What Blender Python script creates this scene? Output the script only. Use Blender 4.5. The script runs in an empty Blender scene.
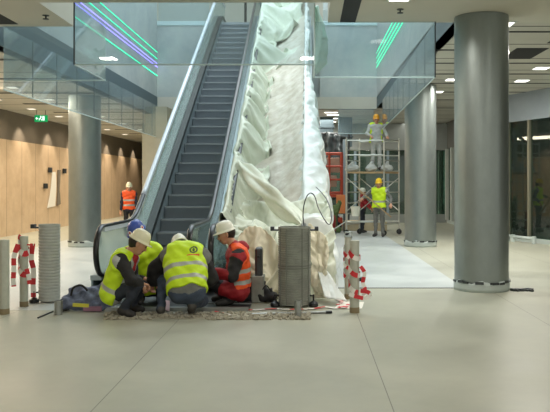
import bpy, math, random
import numpy as np
from mathutils import Vector as V, Matrix, noise
random.seed(7)
scn = bpy.context.scene
COL = scn.collection
PI = math.pi

# ------------------------------------------------------------------ helpers
def P(px, py, Y):
    """world point at depth Y seen at photo pixel (px, py)"""
    return V(((px-308)*Y/750.0, Y, 1.6-(py-184)*Y/750.0))

def lin(r, g, b):
    f = lambda c: (c/255/12.92) if c/255 <= .04045 else ((c/255+.055)/1.055)**2.4
    return (f(r), f(g), f(b), 1)

def tag(o, label=None, cat=None, group=None, kind=None):
    if label:
        o['label'] = label; o['kind'] = 'thing'
    if cat: o['category'] = cat
    if group: o['group'] = group
    if kind: o['kind'] = kind
    return o

def empty(name, loc, label=None, cat=None, group=None):
    o = bpy.data.objects.new(name, None)
    o.location = loc
    o.empty_display_size = .1
    COL.objects.link(o)
    return tag(o, label, cat, group)

def wloc(p):
    v = V((0, 0, 0))
    while p is not None:
        v = v + V(p.location); p = p.parent
    return v

class MB:
    def __init__(s): s.v = []; s.f = []; s.m = []
    def quadgrid(s, rows, closed_u=False, closed_v=False, mi=0):
        b = len(s.v); n = len(rows[0]); r = len(rows)
        for row in rows: s.v.extend(V(p) for p in row)
        for i in range(r if closed_v else r-1):
            for j in range(n if closed_u else n-1):
                i2 = (i+1) % r; j2 = (j+1) % n
                s.f.append((b+i*n+j, b+i*n+j2, b+i2*n+j2, b+i2*n+j))
                s.m.append(mi(i, j) if callable(mi) else mi)
        return b
    def poly(s, pts, mi=0):
        b = len(s.v); s.v.extend(V(p) for p in pts)
        s.f.append(tuple(range(b, b+len(pts)))); s.m.append(mi)
    def box(s, lo, hi, mi=0, rot=None, c=None):
        b = len(s.v)
        for z in (lo[2], hi[2]):
            for x, y in ((lo[0], lo[1]), (hi[0], lo[1]), (hi[0], hi[1]), (lo[0], hi[1])):
                p = V((x, y, z))
                if rot is not None: p = rot @ p
                if c is not None: p = p + V(c)
                s.v.append(p)
        for q in ((0,3,2,1),(4,5,6,7),(0,1,5,4),(1,2,6,5),(2,3,7,6),(3,0,4,7)):
            s.f.append(tuple(b+i for i in q)); s.m.append(mi)
        return s
    def tube(s, pts, r, n=10, closed=False, mi=0, caps=True, flat=1.0, up=None):
        pts = [V(p) for p in pts]; rows = []
        rr = r if isinstance(r, (list, tuple)) else [r]*len(pts)
        last = None
        for i, p in enumerate(pts):
            a = pts[i-1] if (i > 0 or closed) else p
            c = pts[(i+1) % len(pts)] if (i < len(pts)-1 or closed) else p
            t = (c-a).normalized()
            if up is not None: x = V(up)
            elif last is None: x = t.orthogonal()
            else: x = last
            x = (x - t*x.dot(t))
            if x.length < 1e-6: x = t.orthogonal()
            x.normalize(); y = t.cross(x); last = x
            rows.append([p + (x*math.cos(2*PI*k/n) + y*math.sin(2*PI*k/n)*flat)*rr[i] for k in range(n)])
        b = s.quadgrid(rows, closed_u=True, closed_v=closed, mi=mi)
        if caps and not closed:
            s.f.append(tuple(b+k for k in range(n))[::-1]); s.m.append(mi)
            e = b+(len(rows)-1)*n
            s.f.append(tuple(e+k for k in range(n))); s.m.append(mi)
        return s
    def cyl(s, a, b, r, n=16, mi=0, r2=None):
        return s.tube([a, b], [r, r if r2 is None else r2], n=n, mi=mi)
    def lathe(s, c, prof, n=32, mi=0, sx=1, sy=1):
        """prof: list of (radius, z) from bottom to top"""
        c = V(c)
        rows = [[c+V((r*sx*math.cos(2*PI*k/n), r*sy*math.sin(2*PI*k/n), z)) for k in range(n)] for r, z in prof]
        b = s.quadgrid(rows, closed_u=True, mi=mi)
        s.f.append(tuple(b+k for k in range(n))[::-1]); s.m.append(mi(0, 0) if callable(mi) else mi)
        e = b+(len(rows)-1)*n
        s.f.append(tuple(e+k for k in range(n))); s.m.append(mi(len(rows)-1, 0) if callable(mi) else mi)
        return s
    def prism(s, poly, axis, a, b, mi=0):
        """poly of 2D points in the plane across `axis`, extruded a..b"""
        def mk(p, t):
            return V((t, p[0], p[1])) if axis == 0 else (V((p[0], t, p[1])) if axis == 1 else V((p[0], p[1], t)))
        k = len(s.v); n = len(poly)
        s.v += [mk(p, a) for p in poly] + [mk(p, b) for p in poly]
        s.f.append(tuple(k+i for i in range(n))[::-1]); s.m.append(mi)
        s.f.append(tuple(k+n+i for i in range(n))); s.m.append(mi)
        for i in range(n):
            j = (i+1) % n
            s.f.append((k+i, k+j, k+n+j, k+n+i)); s.m.append(mi)
        return s
    def build(s, name, mats, parent=None, smooth=False, bevel=0, solid=0, subsurf=0, loc=None, fixn=True):
        mats = mats if isinstance(mats, (list, tuple)) else [mats]
        if parent is not None: off = wloc(parent)
        else: off = V(loc) if loc is not None else V((0, 0, 0))
        me = bpy.data.meshes.new(name)
        me.from_pydata([tuple(p-off) for p in s.v], [], s.f)
        for m in mats: me.materials.append(m)
        me.polygons.foreach_set('material_index', s.m)
        if fixn:
            import bmesh
            bm = bmesh.new(); bm.from_mesh(me)
            bmesh.ops.recalc_face_normals(bm, faces=bm.faces)
            bm.to_mesh(me); bm.free()
        o = bpy.data.objects.new(name, me); COL.objects.link(o)
        if parent is not None: o.parent = parent
        elif loc is not None: o.location = loc
        if smooth:
            me.shade_smooth()
            if smooth == 'auto': me.set_sharp_from_angle(angle=R(40))
        if bevel:
            b = o.modifiers.new('b', 'BEVEL'); b.width = bevel; b.segments = 2; b.limit_method = 'ANGLE'
        if solid:
            q = o.modifiers.new('s', 'SOLIDIFY'); q.thickness = solid
        if subsurf:
            q = o.modifiers.new('u', 'SUBSURF'); q.levels = subsurf; q.render_levels = subsurf
        return o
R = math.radians

# ------------------------------------------------------------------ materials
def mat(name, col, rough=.6, metal=0, noise_amt=0, nscale=6, col2=None, bump=0, bscale=60, spec=.5, stretch=None, coat=0):
    m = bpy.data.materials.new(name); m.use_nodes = True
    nt = m.node_tree; b = nt.nodes['Principled BSDF']
    b.inputs['Base Color'].default_value = col
    b.inputs['Roughness'].default_value = rough
    b.inputs['Metallic'].default_value = metal
    b.inputs['Specular IOR Level'].default_value = spec
    if coat: b.inputs['Coat Weight'].default_value = coat
    tc = nt.nodes.new('ShaderNodeTexCoord')
    src = tc.outputs['Object']
    if stretch:
        mp = nt.nodes.new('ShaderNodeMapping'); mp.inputs['Scale'].default_value = stretch
        nt.links.new(src, mp.inputs[0]); src = mp.outputs[0]
    if noise_amt or col2:
        n = nt.nodes.new('ShaderNodeTexNoise'); n.inputs['Scale'].default_value = nscale
        n.inputs['Detail'].default_value = 6; n.inputs['Roughness'].default_value = .65
        nt.links.new(src, n.inputs['Vector'])
        rp = nt.nodes.new('ShaderNodeValToRGB')
        c2 = col2 or tuple(c*(1-noise_amt) for c in col[:3])+(1,)
        rp.color_ramp.elements[0].position = .32; rp.color_ramp.elements[1].position = .68
        rp.color_ramp.elements[0].color = c2; rp.color_ramp.elements[1].color = col
        nt.links.new(n.outputs[0], rp.inputs[0]); nt.links.new(rp.outputs[0], b.inputs['Base Color'])
    if bump:
        n2 = nt.nodes.new('ShaderNodeTexNoise'); n2.inputs['Scale'].default_value = bscale; n2.inputs['Detail'].default_value = 4
        nt.links.new(src, n2.inputs['Vector'])
        bp = nt.nodes.new('ShaderNodeBump'); bp.inputs['Strength'].default_value = bump; bp.inputs['Distance'].default_value = .02
        nt.links.new(n2.outputs[0], bp.inputs['Height']); nt.links.new(bp.outputs[0], b.inputs['Normal'])
    return m

def emit(name, col, s):
    m = bpy.data.materials.new(name); m.use_nodes = True
    nt = m.node_tree; nt.nodes.clear()
    o = nt.nodes.new('ShaderNodeOutputMaterial'); e = nt.nodes.new('ShaderNodeEmission')
    e.inputs[0].default_value = col; e.inputs[1].default_value = s
    nt.links.new(e.outputs[0], o.inputs[0]); return m

def glass(name, tint, refl=.06, haze=0.0, hcol=(.7, .8, .85, 1)):
    """thin architectural glass: clear transmission, mirror reflection, haze painted in as pale diffuse"""
    m = bpy.data.materials.new(name); m.use_nodes = True
    nt = m.node_tree; nt.nodes.clear()
    o = nt.nodes.new('ShaderNodeOutputMaterial')
    t = nt.nodes.new('ShaderNodeBsdfTransparent'); t.inputs[0].default_value = tint
    g = nt.nodes.new('ShaderNodeBsdfGlossy'); g.inputs['Roughness'].default_value = .02
    d = nt.nodes.new('ShaderNodeBsdfDiffuse'); d.inputs[0].default_value = hcol
    lw = nt.nodes.new('ShaderNodeLayerWeight'); lw.inputs['Blend'].default_value = .5
    pw = nt.nodes.new('ShaderNodeMath'); pw.operation = 'POWER'; pw.inputs[1].default_value = 5
    nt.links.new(lw.outputs['Facing'], pw.inputs[0])
    mx = nt.nodes.new('ShaderNodeMath'); mx.operation = 'MULTIPLY_ADD'; mx.inputs[1].default_value = .9-refl; mx.inputs[2].default_value = refl
    nt.links.new(pw.outputs[0], mx.inputs[0])
    m1 = nt.nodes.new('ShaderNodeMixShader'); m1.inputs[0].default_value = haze
    nt.links.new(t.outputs[0], m1.inputs[1]); nt.links.new(d.outputs[0], m1.inputs[2])
    m2 = nt.nodes.new('ShaderNodeMixShader')
    nt.links.new(mx.outputs[0], m2.inputs[0]); nt.links.new(m1.outputs[0], m2.inputs[1]); nt.links.new(g.outputs[0], m2.inputs[2])
    nt.links.new(m2.outputs[0], o.inputs[0]); return m

def tiled(name, col, jcol, sx, sy, jw, axes, rough, col2=None, nscale=2.0, bump=0, rough2=None, off=(0, 0)):
    """panelled surface: noise-mottled colour with thin joint lines on a grid of sx x sy metres (0 = none)"""
    m = mat(name, col, rough, 0, .15, nscale, col2)
    nt = m.node_tree; b = nt.nodes['Principled BSDF']
    base = b.inputs['Base Color'].links[0].from_socket
    geo = nt.nodes.new('ShaderNodeNewGeometry'); sep = nt.nodes.new('ShaderNodeSeparateXYZ')
    nt.links.new(geo.outputs['Position'], sep.inputs[0])
    masks = []
    for ax, sp, of in ((axes[0], sx, off[0]), (axes[1], sy, off[1])):
        if not sp: continue
        a = nt.nodes.new('ShaderNodeMath'); a.operation = 'ADD'; a.inputs[1].default_value = of+1000*sp
        nt.links.new(sep.outputs[ax], a.inputs[0])
        md = nt.nodes.new('ShaderNodeMath'); md.operation = 'MODULO'; md.inputs[1].default_value = sp
        nt.links.new(a.outputs[0], md.inputs[0])
        lt = nt.nodes.new('ShaderNodeMath'); lt.operation = 'LESS_THAN'; lt.inputs[1].default_value = jw
        nt.links.new(md.outputs[0], lt.inputs[0]); masks.append(lt.outputs[0])
    mk = masks[0]
    if len(masks) > 1:
        mm = nt.nodes.new('ShaderNodeMath'); mm.operation = 'MAXIMUM'
        nt.links.new(masks[0], mm.inputs[0]); nt.links.new(masks[1], mm.inputs[1]); mk = mm.outputs[0]
    mix = nt.nodes.new('ShaderNodeMix'); mix.data_type = 'RGBA'
    nt.links.new(mk, mix.inputs[0]); nt.links.new(base, mix.inputs[6]); mix.inputs[7].default_value = jcol
    nt.links.new(mix.outputs[2], b.inputs['Base Color'])
    if rough2 is not None:
        n = nt.nodes.new('ShaderNodeTexNoise'); n.inputs['Scale'].default_value = .9; n.inputs['Detail'].default_value = 5
        nt.links.new(geo.outputs['Position'], n.inputs['Vector'])
        mr = nt.nodes.new('ShaderNodeMapRange'); mr.inputs[1].default_value = .3; mr.inputs[2].default_value = .7
        mr.inputs[3].default_value = rough; mr.inputs[4].default_value = rough2
        nt.links.new(n.outputs[0], mr.inputs[0]); nt.links.new(mr.outputs[0], b.inputs['Roughness'])
    return m

M = {}
M['floor'] = tiled('floor_concrete', lin(178, 178, 161), lin(112, 110, 98), 2.13, 0, .008, (0, 1), .34, lin(158, 158, 142), .9, rough2=.5, off=(-.6, 0))
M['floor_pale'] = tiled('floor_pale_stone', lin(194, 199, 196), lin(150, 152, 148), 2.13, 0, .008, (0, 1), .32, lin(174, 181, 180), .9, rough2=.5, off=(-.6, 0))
M['ceiling'] = tiled('ceiling_panels', lin(200, 197, 186), lin(70, 68, 62), 0, 1.55, .06, (0, 1), .8, lin(190, 187, 176), .8, off=(0, .35))
M['ceil_near'] = mat('ceiling_plain', lin(206, 202, 188), .8, 0, .05, 1)
M['black'] = mat('matt_black', lin(18, 18, 19), .7)
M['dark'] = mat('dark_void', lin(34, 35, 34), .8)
M['plaster'] = mat('blue_grey_plaster', lin(188, 193, 190), .45, 0, .1, 1.3, lin(160, 170, 172))
M['teal'] = mat('dark_teal_band', lin(82, 98, 104), .6)
M['pale'] = mat('pale_wall', lin(200, 205, 198), .7, 0, .08, .7)
M['pier'] = mat('beige_pier', lin(176, 172, 152), .7, 0, .1, 3)
M['wood'] = tiled('chipboard', lin(222, 196, 164), lin(160, 130, 98), 1.22, 0, .03, (1, 2), .35, lin(204, 176, 142), 2.2, off=(.3, 0))
M['band'] = mat('brown_grey_band', lin(122, 112, 98), .7, 0, .1, 3)
M['column'] = mat('galvanised_sheet', lin(142, 150, 147), .37, .6, .12, 5, None, stretch=(1, 1, .5), bump=.06, bscale=25)
M['collar'] = mat('pale_plastic_wrap', lin(186, 196, 192), .35, 0, .1, 8)
M['steel'] = mat('galvanised_steel', lin(165, 168, 166), .35, .8, .15, 20)
M['bollard'] = mat('grey_painted_pipe', lin(192, 194, 180), .45, .1, .15, 14)
M['tan'] = mat('tan_base', lin(140, 125, 96), .7)
M['darksteel'] = mat('dark_steel', lin(74, 78, 80), .4, .6, .2, 15)
M['step'] = mat('escalator_step', lin(130, 136, 142), .42, .35, .2, 5)
M['tread'] = mat('escalator_tread', lin(96, 102, 108), .45, .3, .2, 9)
M['nosing'] = mat('step_nosing', lin(150, 156, 160), .45, .2)
M['rubber'] = mat('black_rubber', lin(26, 27, 30), .28, 0)
M['guide'] = mat('bright_guide', lin(226, 232, 236), .3)
M['deck'] = mat('alu_deck', lin(168, 180, 184), .35, .5, .08, 6)
M['darkdeck'] = mat('black_deck', lin(48, 54, 54), .4, .2)
M['clad'] = mat('blue_grey_cladding', lin(140, 158, 168), .45, .3, .1, 3)
M['bal_glass'] = glass('balustrade_glass', (.86, .95, .93, 1), .04, .16, (.62, .74, .72, 1))
M['hazy_glass'] = glass('hazy_balustrade_glass', (.86, .95, .93, 1), .04, .38, (.74, .84, .80, 1))  # stronger haze painted in to pale the left balustrade
M['wrap'] = mat('white_wrap', lin(200, 208, 216), .25)
M['dullband'] = mat('dull_grey_band', lin(104, 104, 98), .7, 0, .1, 3)
M['smoke_glass'] = glass('downstand_glass', (.88, .94, .96, 1), .04, .10, (.64, .74, .78, 1))
M['shop_glass'] = glass('shop_glass', (.50, .62, .56, 1), .05, .03, (.3, .4, .36, 1))
M['edge'] = mat('glass_edge', lin(196, 216, 218), .3)
M['lime'] = mat('lime_vest', lin(206, 240, 30), .6, 0, .12, 9, bump=.25, bscale=26)
M['orange'] = mat('orange_vest', lin(250, 92, 30), .6, 0, .12, 9, bump=.25, bscale=26)
M['reflect'] = mat('reflective_tape', lin(172, 176, 170), .4, .2)
M['white_hat'] = mat('white_plastic', lin(232, 232, 218), .3, 0, .05, 20)
M['cream_hat'] = mat('cream_plastic', lin(226, 222, 190), .3, 0, .06, 20)
M['blue_hat'] = mat('blue_plastic', lin(58, 84, 168), .3)
M['yellow_hat'] = mat('yellow_plastic', lin(240, 196, 20), .3)
M['orange_hat'] = mat('amber_plastic', lin(226, 160, 40), .3)
M['jeans'] = mat('blue_denim', lin(62, 74, 92), .8, 0, .25, 14, bump=.3, bscale=40)
M['darkjeans'] = mat('dark_denim', lin(46, 52, 64), .8, 0, .25, 14, bump=.3, bscale=40)
M['blackcloth'] = mat('black_cloth', lin(34, 33, 34), .8, 0, .2, 14, bump=.3, bscale=30)
M['greycloth'] = mat('grey_cloth', lin(112, 114, 110), .8, 0, .2, 14, bump=.3, bscale=30)
M['palecloth'] = mat('pale_grey_cloth', lin(186, 190, 186), .8, 0, .15, 12, bump=.3, bscale=30)
M['red'] = mat('red_jacket', lin(166, 30, 40), .65, 0, .25, 12, bump=.3, bscale=30)
M['navy'] = mat('navy_cloth', lin(36, 40, 58), .8, 0, .2, 12)
M['skin'] = mat('skin', lin(196, 146, 118), .5, 0, .1, 20)
M['lip'] = mat('lips', lin(150, 88, 78), .5)
M['eye'] = mat('eye', lin(40, 30, 26), .3)
M['hair'] = mat('dark_hair', lin(40, 32, 26), .7, 0, .3, 60)
M['boot'] = mat('boot_leather', lin(48, 46, 44), .6, 0, .25, 20)
M['sole'] = mat('boot_sole', lin(84, 82, 78), .8, 0, .2, 30)
M['logo_d'] = mat('print_dark', lin(70, 90, 60), .6)
M['logo_r'] = mat('print_red', lin(220, 90, 50), .6)
M['sheet_g'] = mat('white_green_sheet', lin(212, 216, 200), .6, 0, .08, 3, lin(198, 204, 184), bump=.2, bscale=8)
M['sheet_w'] = mat('white_plastic_film', lin(212, 217, 213), .3, 0, .06, 5, bump=.3, bscale=9)
M['sheet_c'] = mat('cream_tarpaulin', lin(240, 234, 210), .55, 0, .12, 3, bump=.25, bscale=8)
M['sheet_d'] = mat('dusty_film', lin(200, 197, 184), .5, 0, .2, 5, lin(170, 160, 142), bump=.35, bscale=9)
M['sheet_t'] = mat('pale_green_film', lin(206, 232, 218), .35, 0, .1, 4, bump=.2, bscale=10)
M['tape_r'] = mat('tape_red', lin(206, 44, 52), .5)
M['tape_w'] = mat('tape_white', lin(238, 234, 228), .5)
M['paper'] = mat('white_paper', lin(240, 236, 226), .6)
M['ribbed'] = mat('ribbed_grey_metal', lin(188, 190, 184), .5, .2, .15, 8)
M['ribbed_d'] = mat('ribbed_dark_metal', lin(158, 162, 152), .5, .1, .35, 5)
M['bag'] = mat('blue_grey_bag', lin(118, 128, 152), .7, 0, .4, 11, lin(70, 76, 98), bump=.4, bscale=18)
M['yellow'] = mat('yellow_patch', lin(206, 200, 70), .6)
M['gravel'] = mat('rubble', lin(178, 172, 154), .9, 0, .4, 30)
M['redframe'] = mat('red_oxide_steel', lin(190, 74, 50), .5, .1, .2, 10)
M['orange_b'] = mat('orange_plastic', lin(232, 140, 84), .5)
M['plant'] = mat('olive_green_cloth', lin(104, 124, 74), .8, 0, .3, 20)
M['alu'] = mat('scaffold_aluminium', lin(196, 198, 190), .35, .7)
M['board'] = mat('plywood_deck', lin(176, 150, 112), .7, 0, .2, 8)
M['green_sign'] = emit('exit_green', lin(20, 176, 96), .9)
M['white_sign'] = emit('exit_white', lin(230, 255, 240), 1.4)
M['led_g'] = emit('led_green', (.05, 1, .5, 1), 2.2)
M['led_p'] = emit('led_violet', (.35, .28, 1, 1), 3.0)
M['lamp'] = emit('lamp_glow', (1, .96, .88, 1), 4)
M['lampwarm'] = emit('lamp_warm', (1, .9, .72, 1), 1.6)
# ------------------------------------------------------------------ the setting
CZ = 4.14      # underside of the ceiling
def struct(name, mb, m, **k):
    return tag(mb.build(name, m, **k), kind='structure')
m_ = M['floor']
struct('floor', MB().box((-14, -8, -.25), (14, 62, 0)), M['floor'])
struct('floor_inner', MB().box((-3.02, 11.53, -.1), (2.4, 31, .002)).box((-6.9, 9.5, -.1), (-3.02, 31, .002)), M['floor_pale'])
fj = MB().box((.35, 11.5, 0), (2.75, 11.56, .004))
struct('trim_1', fj, M['black'])
# ceiling: near slab with the escalator notch, aisles left and right, back
c = MB()
c.box((-12, -6, CZ), (12, 10.5, CZ+.4))
c.box((-12, 10.5, CZ), (-3.77, 12.1, CZ+.4))
c.box((.31, 10.5, CZ), (12, 11.8, CZ+.4))
struct('ceiling', c, M['ceil_near'])
struct('ceiling_right', MB().box((2.3, 11.8, CZ), (12, 60, CZ+.4)), M['ceiling'])
struct('ceiling_left', MB().box((-9.3, 12.1, 3.86), (-5.03, 60, 4.5)), M['ceiling'])
struct('ceiling_back', MB().box((-5.03, 25.0, 4.10), (2.3, 60, 4.5)), M['ceiling'])
# sides of the well
UZ = 7.0
struct('wall_left_fascia', MB().box((-5.25, 12.1, 4.5), (-5.03, 25.0, 10.5)), M['plaster'])
struct('trim_2', MB().box((-5.25, 12.1, 3.86), (-5.02, 25.0, 4.5)), M['teal'])  # shade of the gap under the left fascia, put in as dark colour
struct('wall_right_fascia', MB().box((2.3, 11.8, 4.5), (2.5, 25.0, 10.5)), M['plaster'])
struct('trim_3', MB().box((2.29, 11.8, CZ), (2.5, 25.0, 4.5)), M['teal'])  # right shadow gap, its shade painted as a dark band
struct('wall_back_fascia', MB().box((-5.03, 25.0, 4.5), (-3.2, 25.2, UZ)).box((-3.2, 25.35, 4.5), (.4, 25.5, UZ-.05)).box((.4, 25.0, 4.5), (2.3, 25.2, UZ)), M['plaster'])
struct('trim_4', MB().box((-5.03, 25.02, 4.10), (2.3, 25.2, 4.5)), M['teal'])  # back shadow gap drawn as a dark face, shade in its colour
struct('trim_5', MB().box((-5.03, 24.97, UZ-.12), (-3.2, 25.0, UZ+.03)).box((.4, 24.97, UZ-.12), (2.3, 25.0, UZ+.03)), M['edge'])
struct('floor_upper', MB().box((-9, 26.6, UZ-.3), (9, 40, UZ)).box((-5.03, 25.2, UZ-.3), (-3.3, 26.6, UZ)).box((.5, 25.2, UZ-.3), (2.3, 26.6, UZ)), M['pale'])
struct('wall_upper_back', MB().box((-9, 33, UZ), (9, 33.2, 10.5)), M['pale'])
struct('wall_upper_front', MB().box((-5.03, 11.9, CZ+.4), (-3.77, 12.1, 10.5)).box((-3.77, 10.3, CZ+.4), (.31, 10.5, 10.5)).box((.31, 11.6, CZ+.4), (2.3, 11.8, 10.5)), M['plaster'])
# far walls
struct('wall_left', MB().box((-9.5, -6, 0), (-9.2, 62, 2.96)), M['wood'])
struct('wall_left_band', MB().box((-9.5, -6, 2.96), (-9.24, 62, 4.2)), M['band'])
struct('wall_far', MB().box((-9.2, 56, 0), (6.2, 56.2, 4.2)), M['band'])
struct('wall_pier', MB().box((-5.35, 24.2, 0), (-4.55, 25.0, 4.10)), M['pier'])
# shopfronts at the back, behind the scaffold
w = MB().box((-5.0, 31, 0), (6.2, 31.2, .35)).box((-5, 31, 3.0), (6.2, 31.2, 4.1))
struct('wall_back', w, mat('back_wall_grey', lin(150, 156, 152), .6, 0, .15, 1.2))
struct('wall_back_inside', MB().box((-5, 36, 0), (6.2, 36.2, 4.1)), mat('back_inside', lin(140, 146, 140), .7, 0, .4, .8, lin(90, 96, 96)))
f = MB()
for x in (-4, -2.4, -.8, .6, 1.95, 3.3, 4.7, 6.0):
    f.box((x-.05, 30.96, .35), (x+.05, 31.1, 3.0))
struct('trim_6', f, M['clad'])
struct('window_1', MB().box((-4.9, 31.02, .35), (6.1, 31.05, 3.0)), M['shop_glass'])
struct('trim_7', MB().box((.7, 25.6, 0), (2.7, 26.4, .33)), mat('buff_plinth', lin(186, 174, 144), .7, 0, .1, 3))
# right shopfront
X0 = 5.75
SA = V((5.7, 21.5, 0)); SD = V((2.3, -6.1, 0)); SL = SD.length; SD.normalize(); SN = V((SD.y, -SD.x, 0))   # angled shopfront, SN points into the shop
if SN.x < 0: SN = -SN
def sbox(mb, t0, t1, d0, d1, z0, z1):
    k = len(mb.v)
    for z in (z0, z1): mb.v += [SA+SD*t+SN*d+V((0, 0, z)) for t, d in ((t0, d0), (t1, d0), (t1, d1), (t0, d1))]
    for q in ((0,3,2,1),(4,5,6,7),(0,1,5,4),(1,2,6,5),(2,3,7,6),(3,0,4,7)): mb.f.append(tuple(k+i for i in q)); mb.m.append(0)
    return mb
struct('wall_right_header', sbox(MB(), 0, SL, 0, .3, 3.36, CZ), mat('blue_grey_fascia', lin(150, 160, 168), .45, 0, .1, 1.5))
struct('wall_right_band', MB().box((X0, 21.6, 3.05), (X0+.3, 56, CZ)), M['dullband'])
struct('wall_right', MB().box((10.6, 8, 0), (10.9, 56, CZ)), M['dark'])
bb = sbox(MB(), 0, SL, -.02, .2, 0, .12); bb.box((X0-.02, 21.6, 0), (X0+.2, 56, .12))
struct('baseboard_right', bb, M['collar'])
f = MB()
for t_ in (.05, 1.0, 2.3, 3.8, 5.4): sbox(f, t_-.04, t_+.04, -.02, .1, .12, 3.36)
struct('trim_8', f, mat('bronze_frame', lin(128, 126, 110), .4, .3))
f = MB()
for y in (24.0, 26.5, 29.8, 31.0, 32.6, 33.4, 35.0, 37, 39.5, 42, 45, 48, 52):
    f.box((X0-.08, y-.09, .12), (X0+.12, y+.09, 3.05))
struct('trim_9', f, M['pale'])
struct('window_2', sbox(MB(), 0, SL, .04, .06, .12, 3.36), M['shop_glass'])
struct('window_3', MB().box((X0+.04, 21.8, .12), (X0+.06, 56, 3.05)), M['shop_glass'])
struct('wall_right_pier', sbox(MB(), .12, .62, .12, .5, 0, 3.36), M['black'])
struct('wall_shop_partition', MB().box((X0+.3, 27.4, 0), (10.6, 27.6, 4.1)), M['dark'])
# odds and ends seen through the right shop glass
for i, (x, y, z, s) in enumerate(((6.9, 24.9, 1.95, .3), (7.2, 25.5, 1.3, .35), (6.8, 26.2, .5, .5))):
    b = MB().box((x-s, y-.2, z-s*.6), (x+s, y+.2, z+s*.6)).box((x-s*.8, y-.25, z+s*.6), (x+s*.8, y+.1, z+s*.75))
    b.box((x-s*.9, y-.12, 0), (x-s*.8, y+.12, z-s*.6)).box((x+s*.8, y-.12, 0), (x+s*.9, y+.12, z-s*.6))
    tag(b.build('storage_unit', mat('rust_box_%d' % i, (lin(150, 96, 60), lin(120, 86, 66), lin(84, 70, 60))[i], .6, 0, .3, 6), loc=(x, y, 0), bevel=.02),
        ('warm brown box on legs glinting inside the dark right shop', 'dull brown box on legs deeper inside the right shop', 'low dark box on the floor of the right shop')[i], 'box')

# ceiling fittings: flush lamps, slots, missing tiles
def lamp(x, y, z, label, group, sx=.3, sy=.22, warm=False, power=0):
    t = empty('ceiling_light', (x, y, z), label, 'light', group)
    MB().box((x-sx-.04, y-sy-.04, z-.012), (x+sx+.04, y+sy+.04, z-.002)).build('frame', M['pale'], t)
    MB().box((x-sx, y-sy, z-.018), (x+sx, y+sy, z-.012)).build('diffuser', M['lampwarm' if warm else 'lamp'], t)
    if power:
        l = bpy.data.lights.new('lamp', 'AREA'); l.energy = power; l.size = .8; l.spread = R(150)
        l.color = (1, .86, .66) if warm else (1, .96, .88)
        lo = bpy.data.objects.new('lamp_light', l); COL.objects.link(lo); lo.location = (x, y, z-.06)
lamp(3.12, 11.9, CZ, 'bright recessed ceiling lamp just right of the front column top', None, .11, .16, power=40)
lamp(1.25, 10.2, CZ, 'bright recessed lamp in the near ceiling at the top edge', None, .13, .16, power=60)
for (x, y, lb) in ((5.1, 16.4, 'flush lamp highest in the right aisle ceiling by the blue header'), (5.25, 18.4, 'flush lamp in the right aisle ceiling, next lower by the blue header'),
                   (3.5, 18.2, 'flush lamp right beside the front column in the gap to the rear column'), (3.55, 20.6, 'small flush lamp lower in the gap between the two right columns')):
    lamp(x, y, CZ, lb, 'flush lamps in the right aisle ceiling', .14, .16, power=30)
k = 0
for y in (15, 17.5, 20, 22.5, 25, 28, 31, 34):
    for x in (-8.3, -6.9):
        lamp(x, y, 3.86, 'small warm lamp in the slatted left aisle ceiling', 'warm lamps in the left aisle ceiling', .10, .12, warm=True, power=14)
for i, (x, y) in enumerate(((.9, 27), (.9, 28.5), (.9, 30), (.8, 26.1))):
    lamp(x, y, 4.10, 'small white lamp in the low ceiling above the scaffold', 'white lamps above the scaffold', .22, .12, power=25)
def slot(name, x0, x1, y0, y1, z, label, group=None):
    tag(MB().box((x0, y0, z-.008), (x1, y1, z-.001)).build(name, M['black'], loc=((x0+x1)/2, (y0+y1)/2, z)), label, 'ceiling slot', group)
slot('ceiling_slot', .5, .74, 3, 11.75, CZ, 'long black slot in the near ceiling above the draped escalator')
slot('ceiling_slot', -4.9, -4.6, 8, 11.9, CZ, 'black slot in the near ceiling at the top left corner')
slot('ceiling_opening', 3.9, 4.5, 14.0, 15.2, CZ, 'black opening of a missing ceiling tile right of front column')
slot('ceiling_opening', 4.3, 5.2, 12.9, 13.5, CZ, 'black opening of a missing ceiling tile at the right edge')
for i, (x0, x1, y) in enumerate(((3.1, 4.4, 12.5), (2.35, 2.9, 14.2), (2.35, 6.1, 15.75), (2.35, 6.1, 17.3), (2.35, 6.1, 18.9), (2.35, 6.1, 20.7), (2.35, 6.1, 22.6), (2.35, 6.1, 25))):
    slot('ceiling_slot', x0, x1, y-.05, y+.05, CZ, 'narrow dark slot running across the right aisle ceiling', 'dark slots across the right aisle ceiling')
for y in np.arange(13.6, 40, 2.5):
    slot('ceiling_slot', -8.0, -5.3, y-.09, y+.09, 3.86, 'dark slot running across the left aisle ceiling', 'dark slots across the left aisle ceiling')
def sprinkler(p, label):
    t = MB(); t.cyl(p, p+V((0, 0, -.05)), .012, 8).cyl(p+V((0, 0, -.05)), p+V((0, 0, -.06)), .045, 12)
    t.cyl(p, p+V((0, 0, -.008)), .05, 14)
    tag(t.build('ceiling_sprinkler', M['darksteel'], loc=p), label, 'sprinkler')
sprinkler(V((-3.65-.3, 11.3, CZ)), 'small sprinkler head in the near left ceiling')
sprinkler(V((1.34, 10.9, CZ)), 'small sprinkler head in the ceiling above the right glass panel')
sprinkler(V((2.9, 14.6, CZ)), 'small sprinkler head between the right glass and front column')

# two dark ducts under the ceiling behind the glass
for x0, x1, z0, lb in ((.45, .95, 3.35, 'square grey duct hanging by the draped escalator'), (1.15, 1.65, 3.0, 'short dark duct hanging left of the scaffold')):
    d = MB().box((x0, 28.0, z0), (x1, 28.5, 4.09)).box((x0-.04, 27.96, z0+.35), (x1+.04, 28.54, z0+.4))
    tag(d.build('hanging_duct', M['teal'], loc=((x0+x1)/2, 28.2, 4.09)), lb, 'duct')

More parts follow.
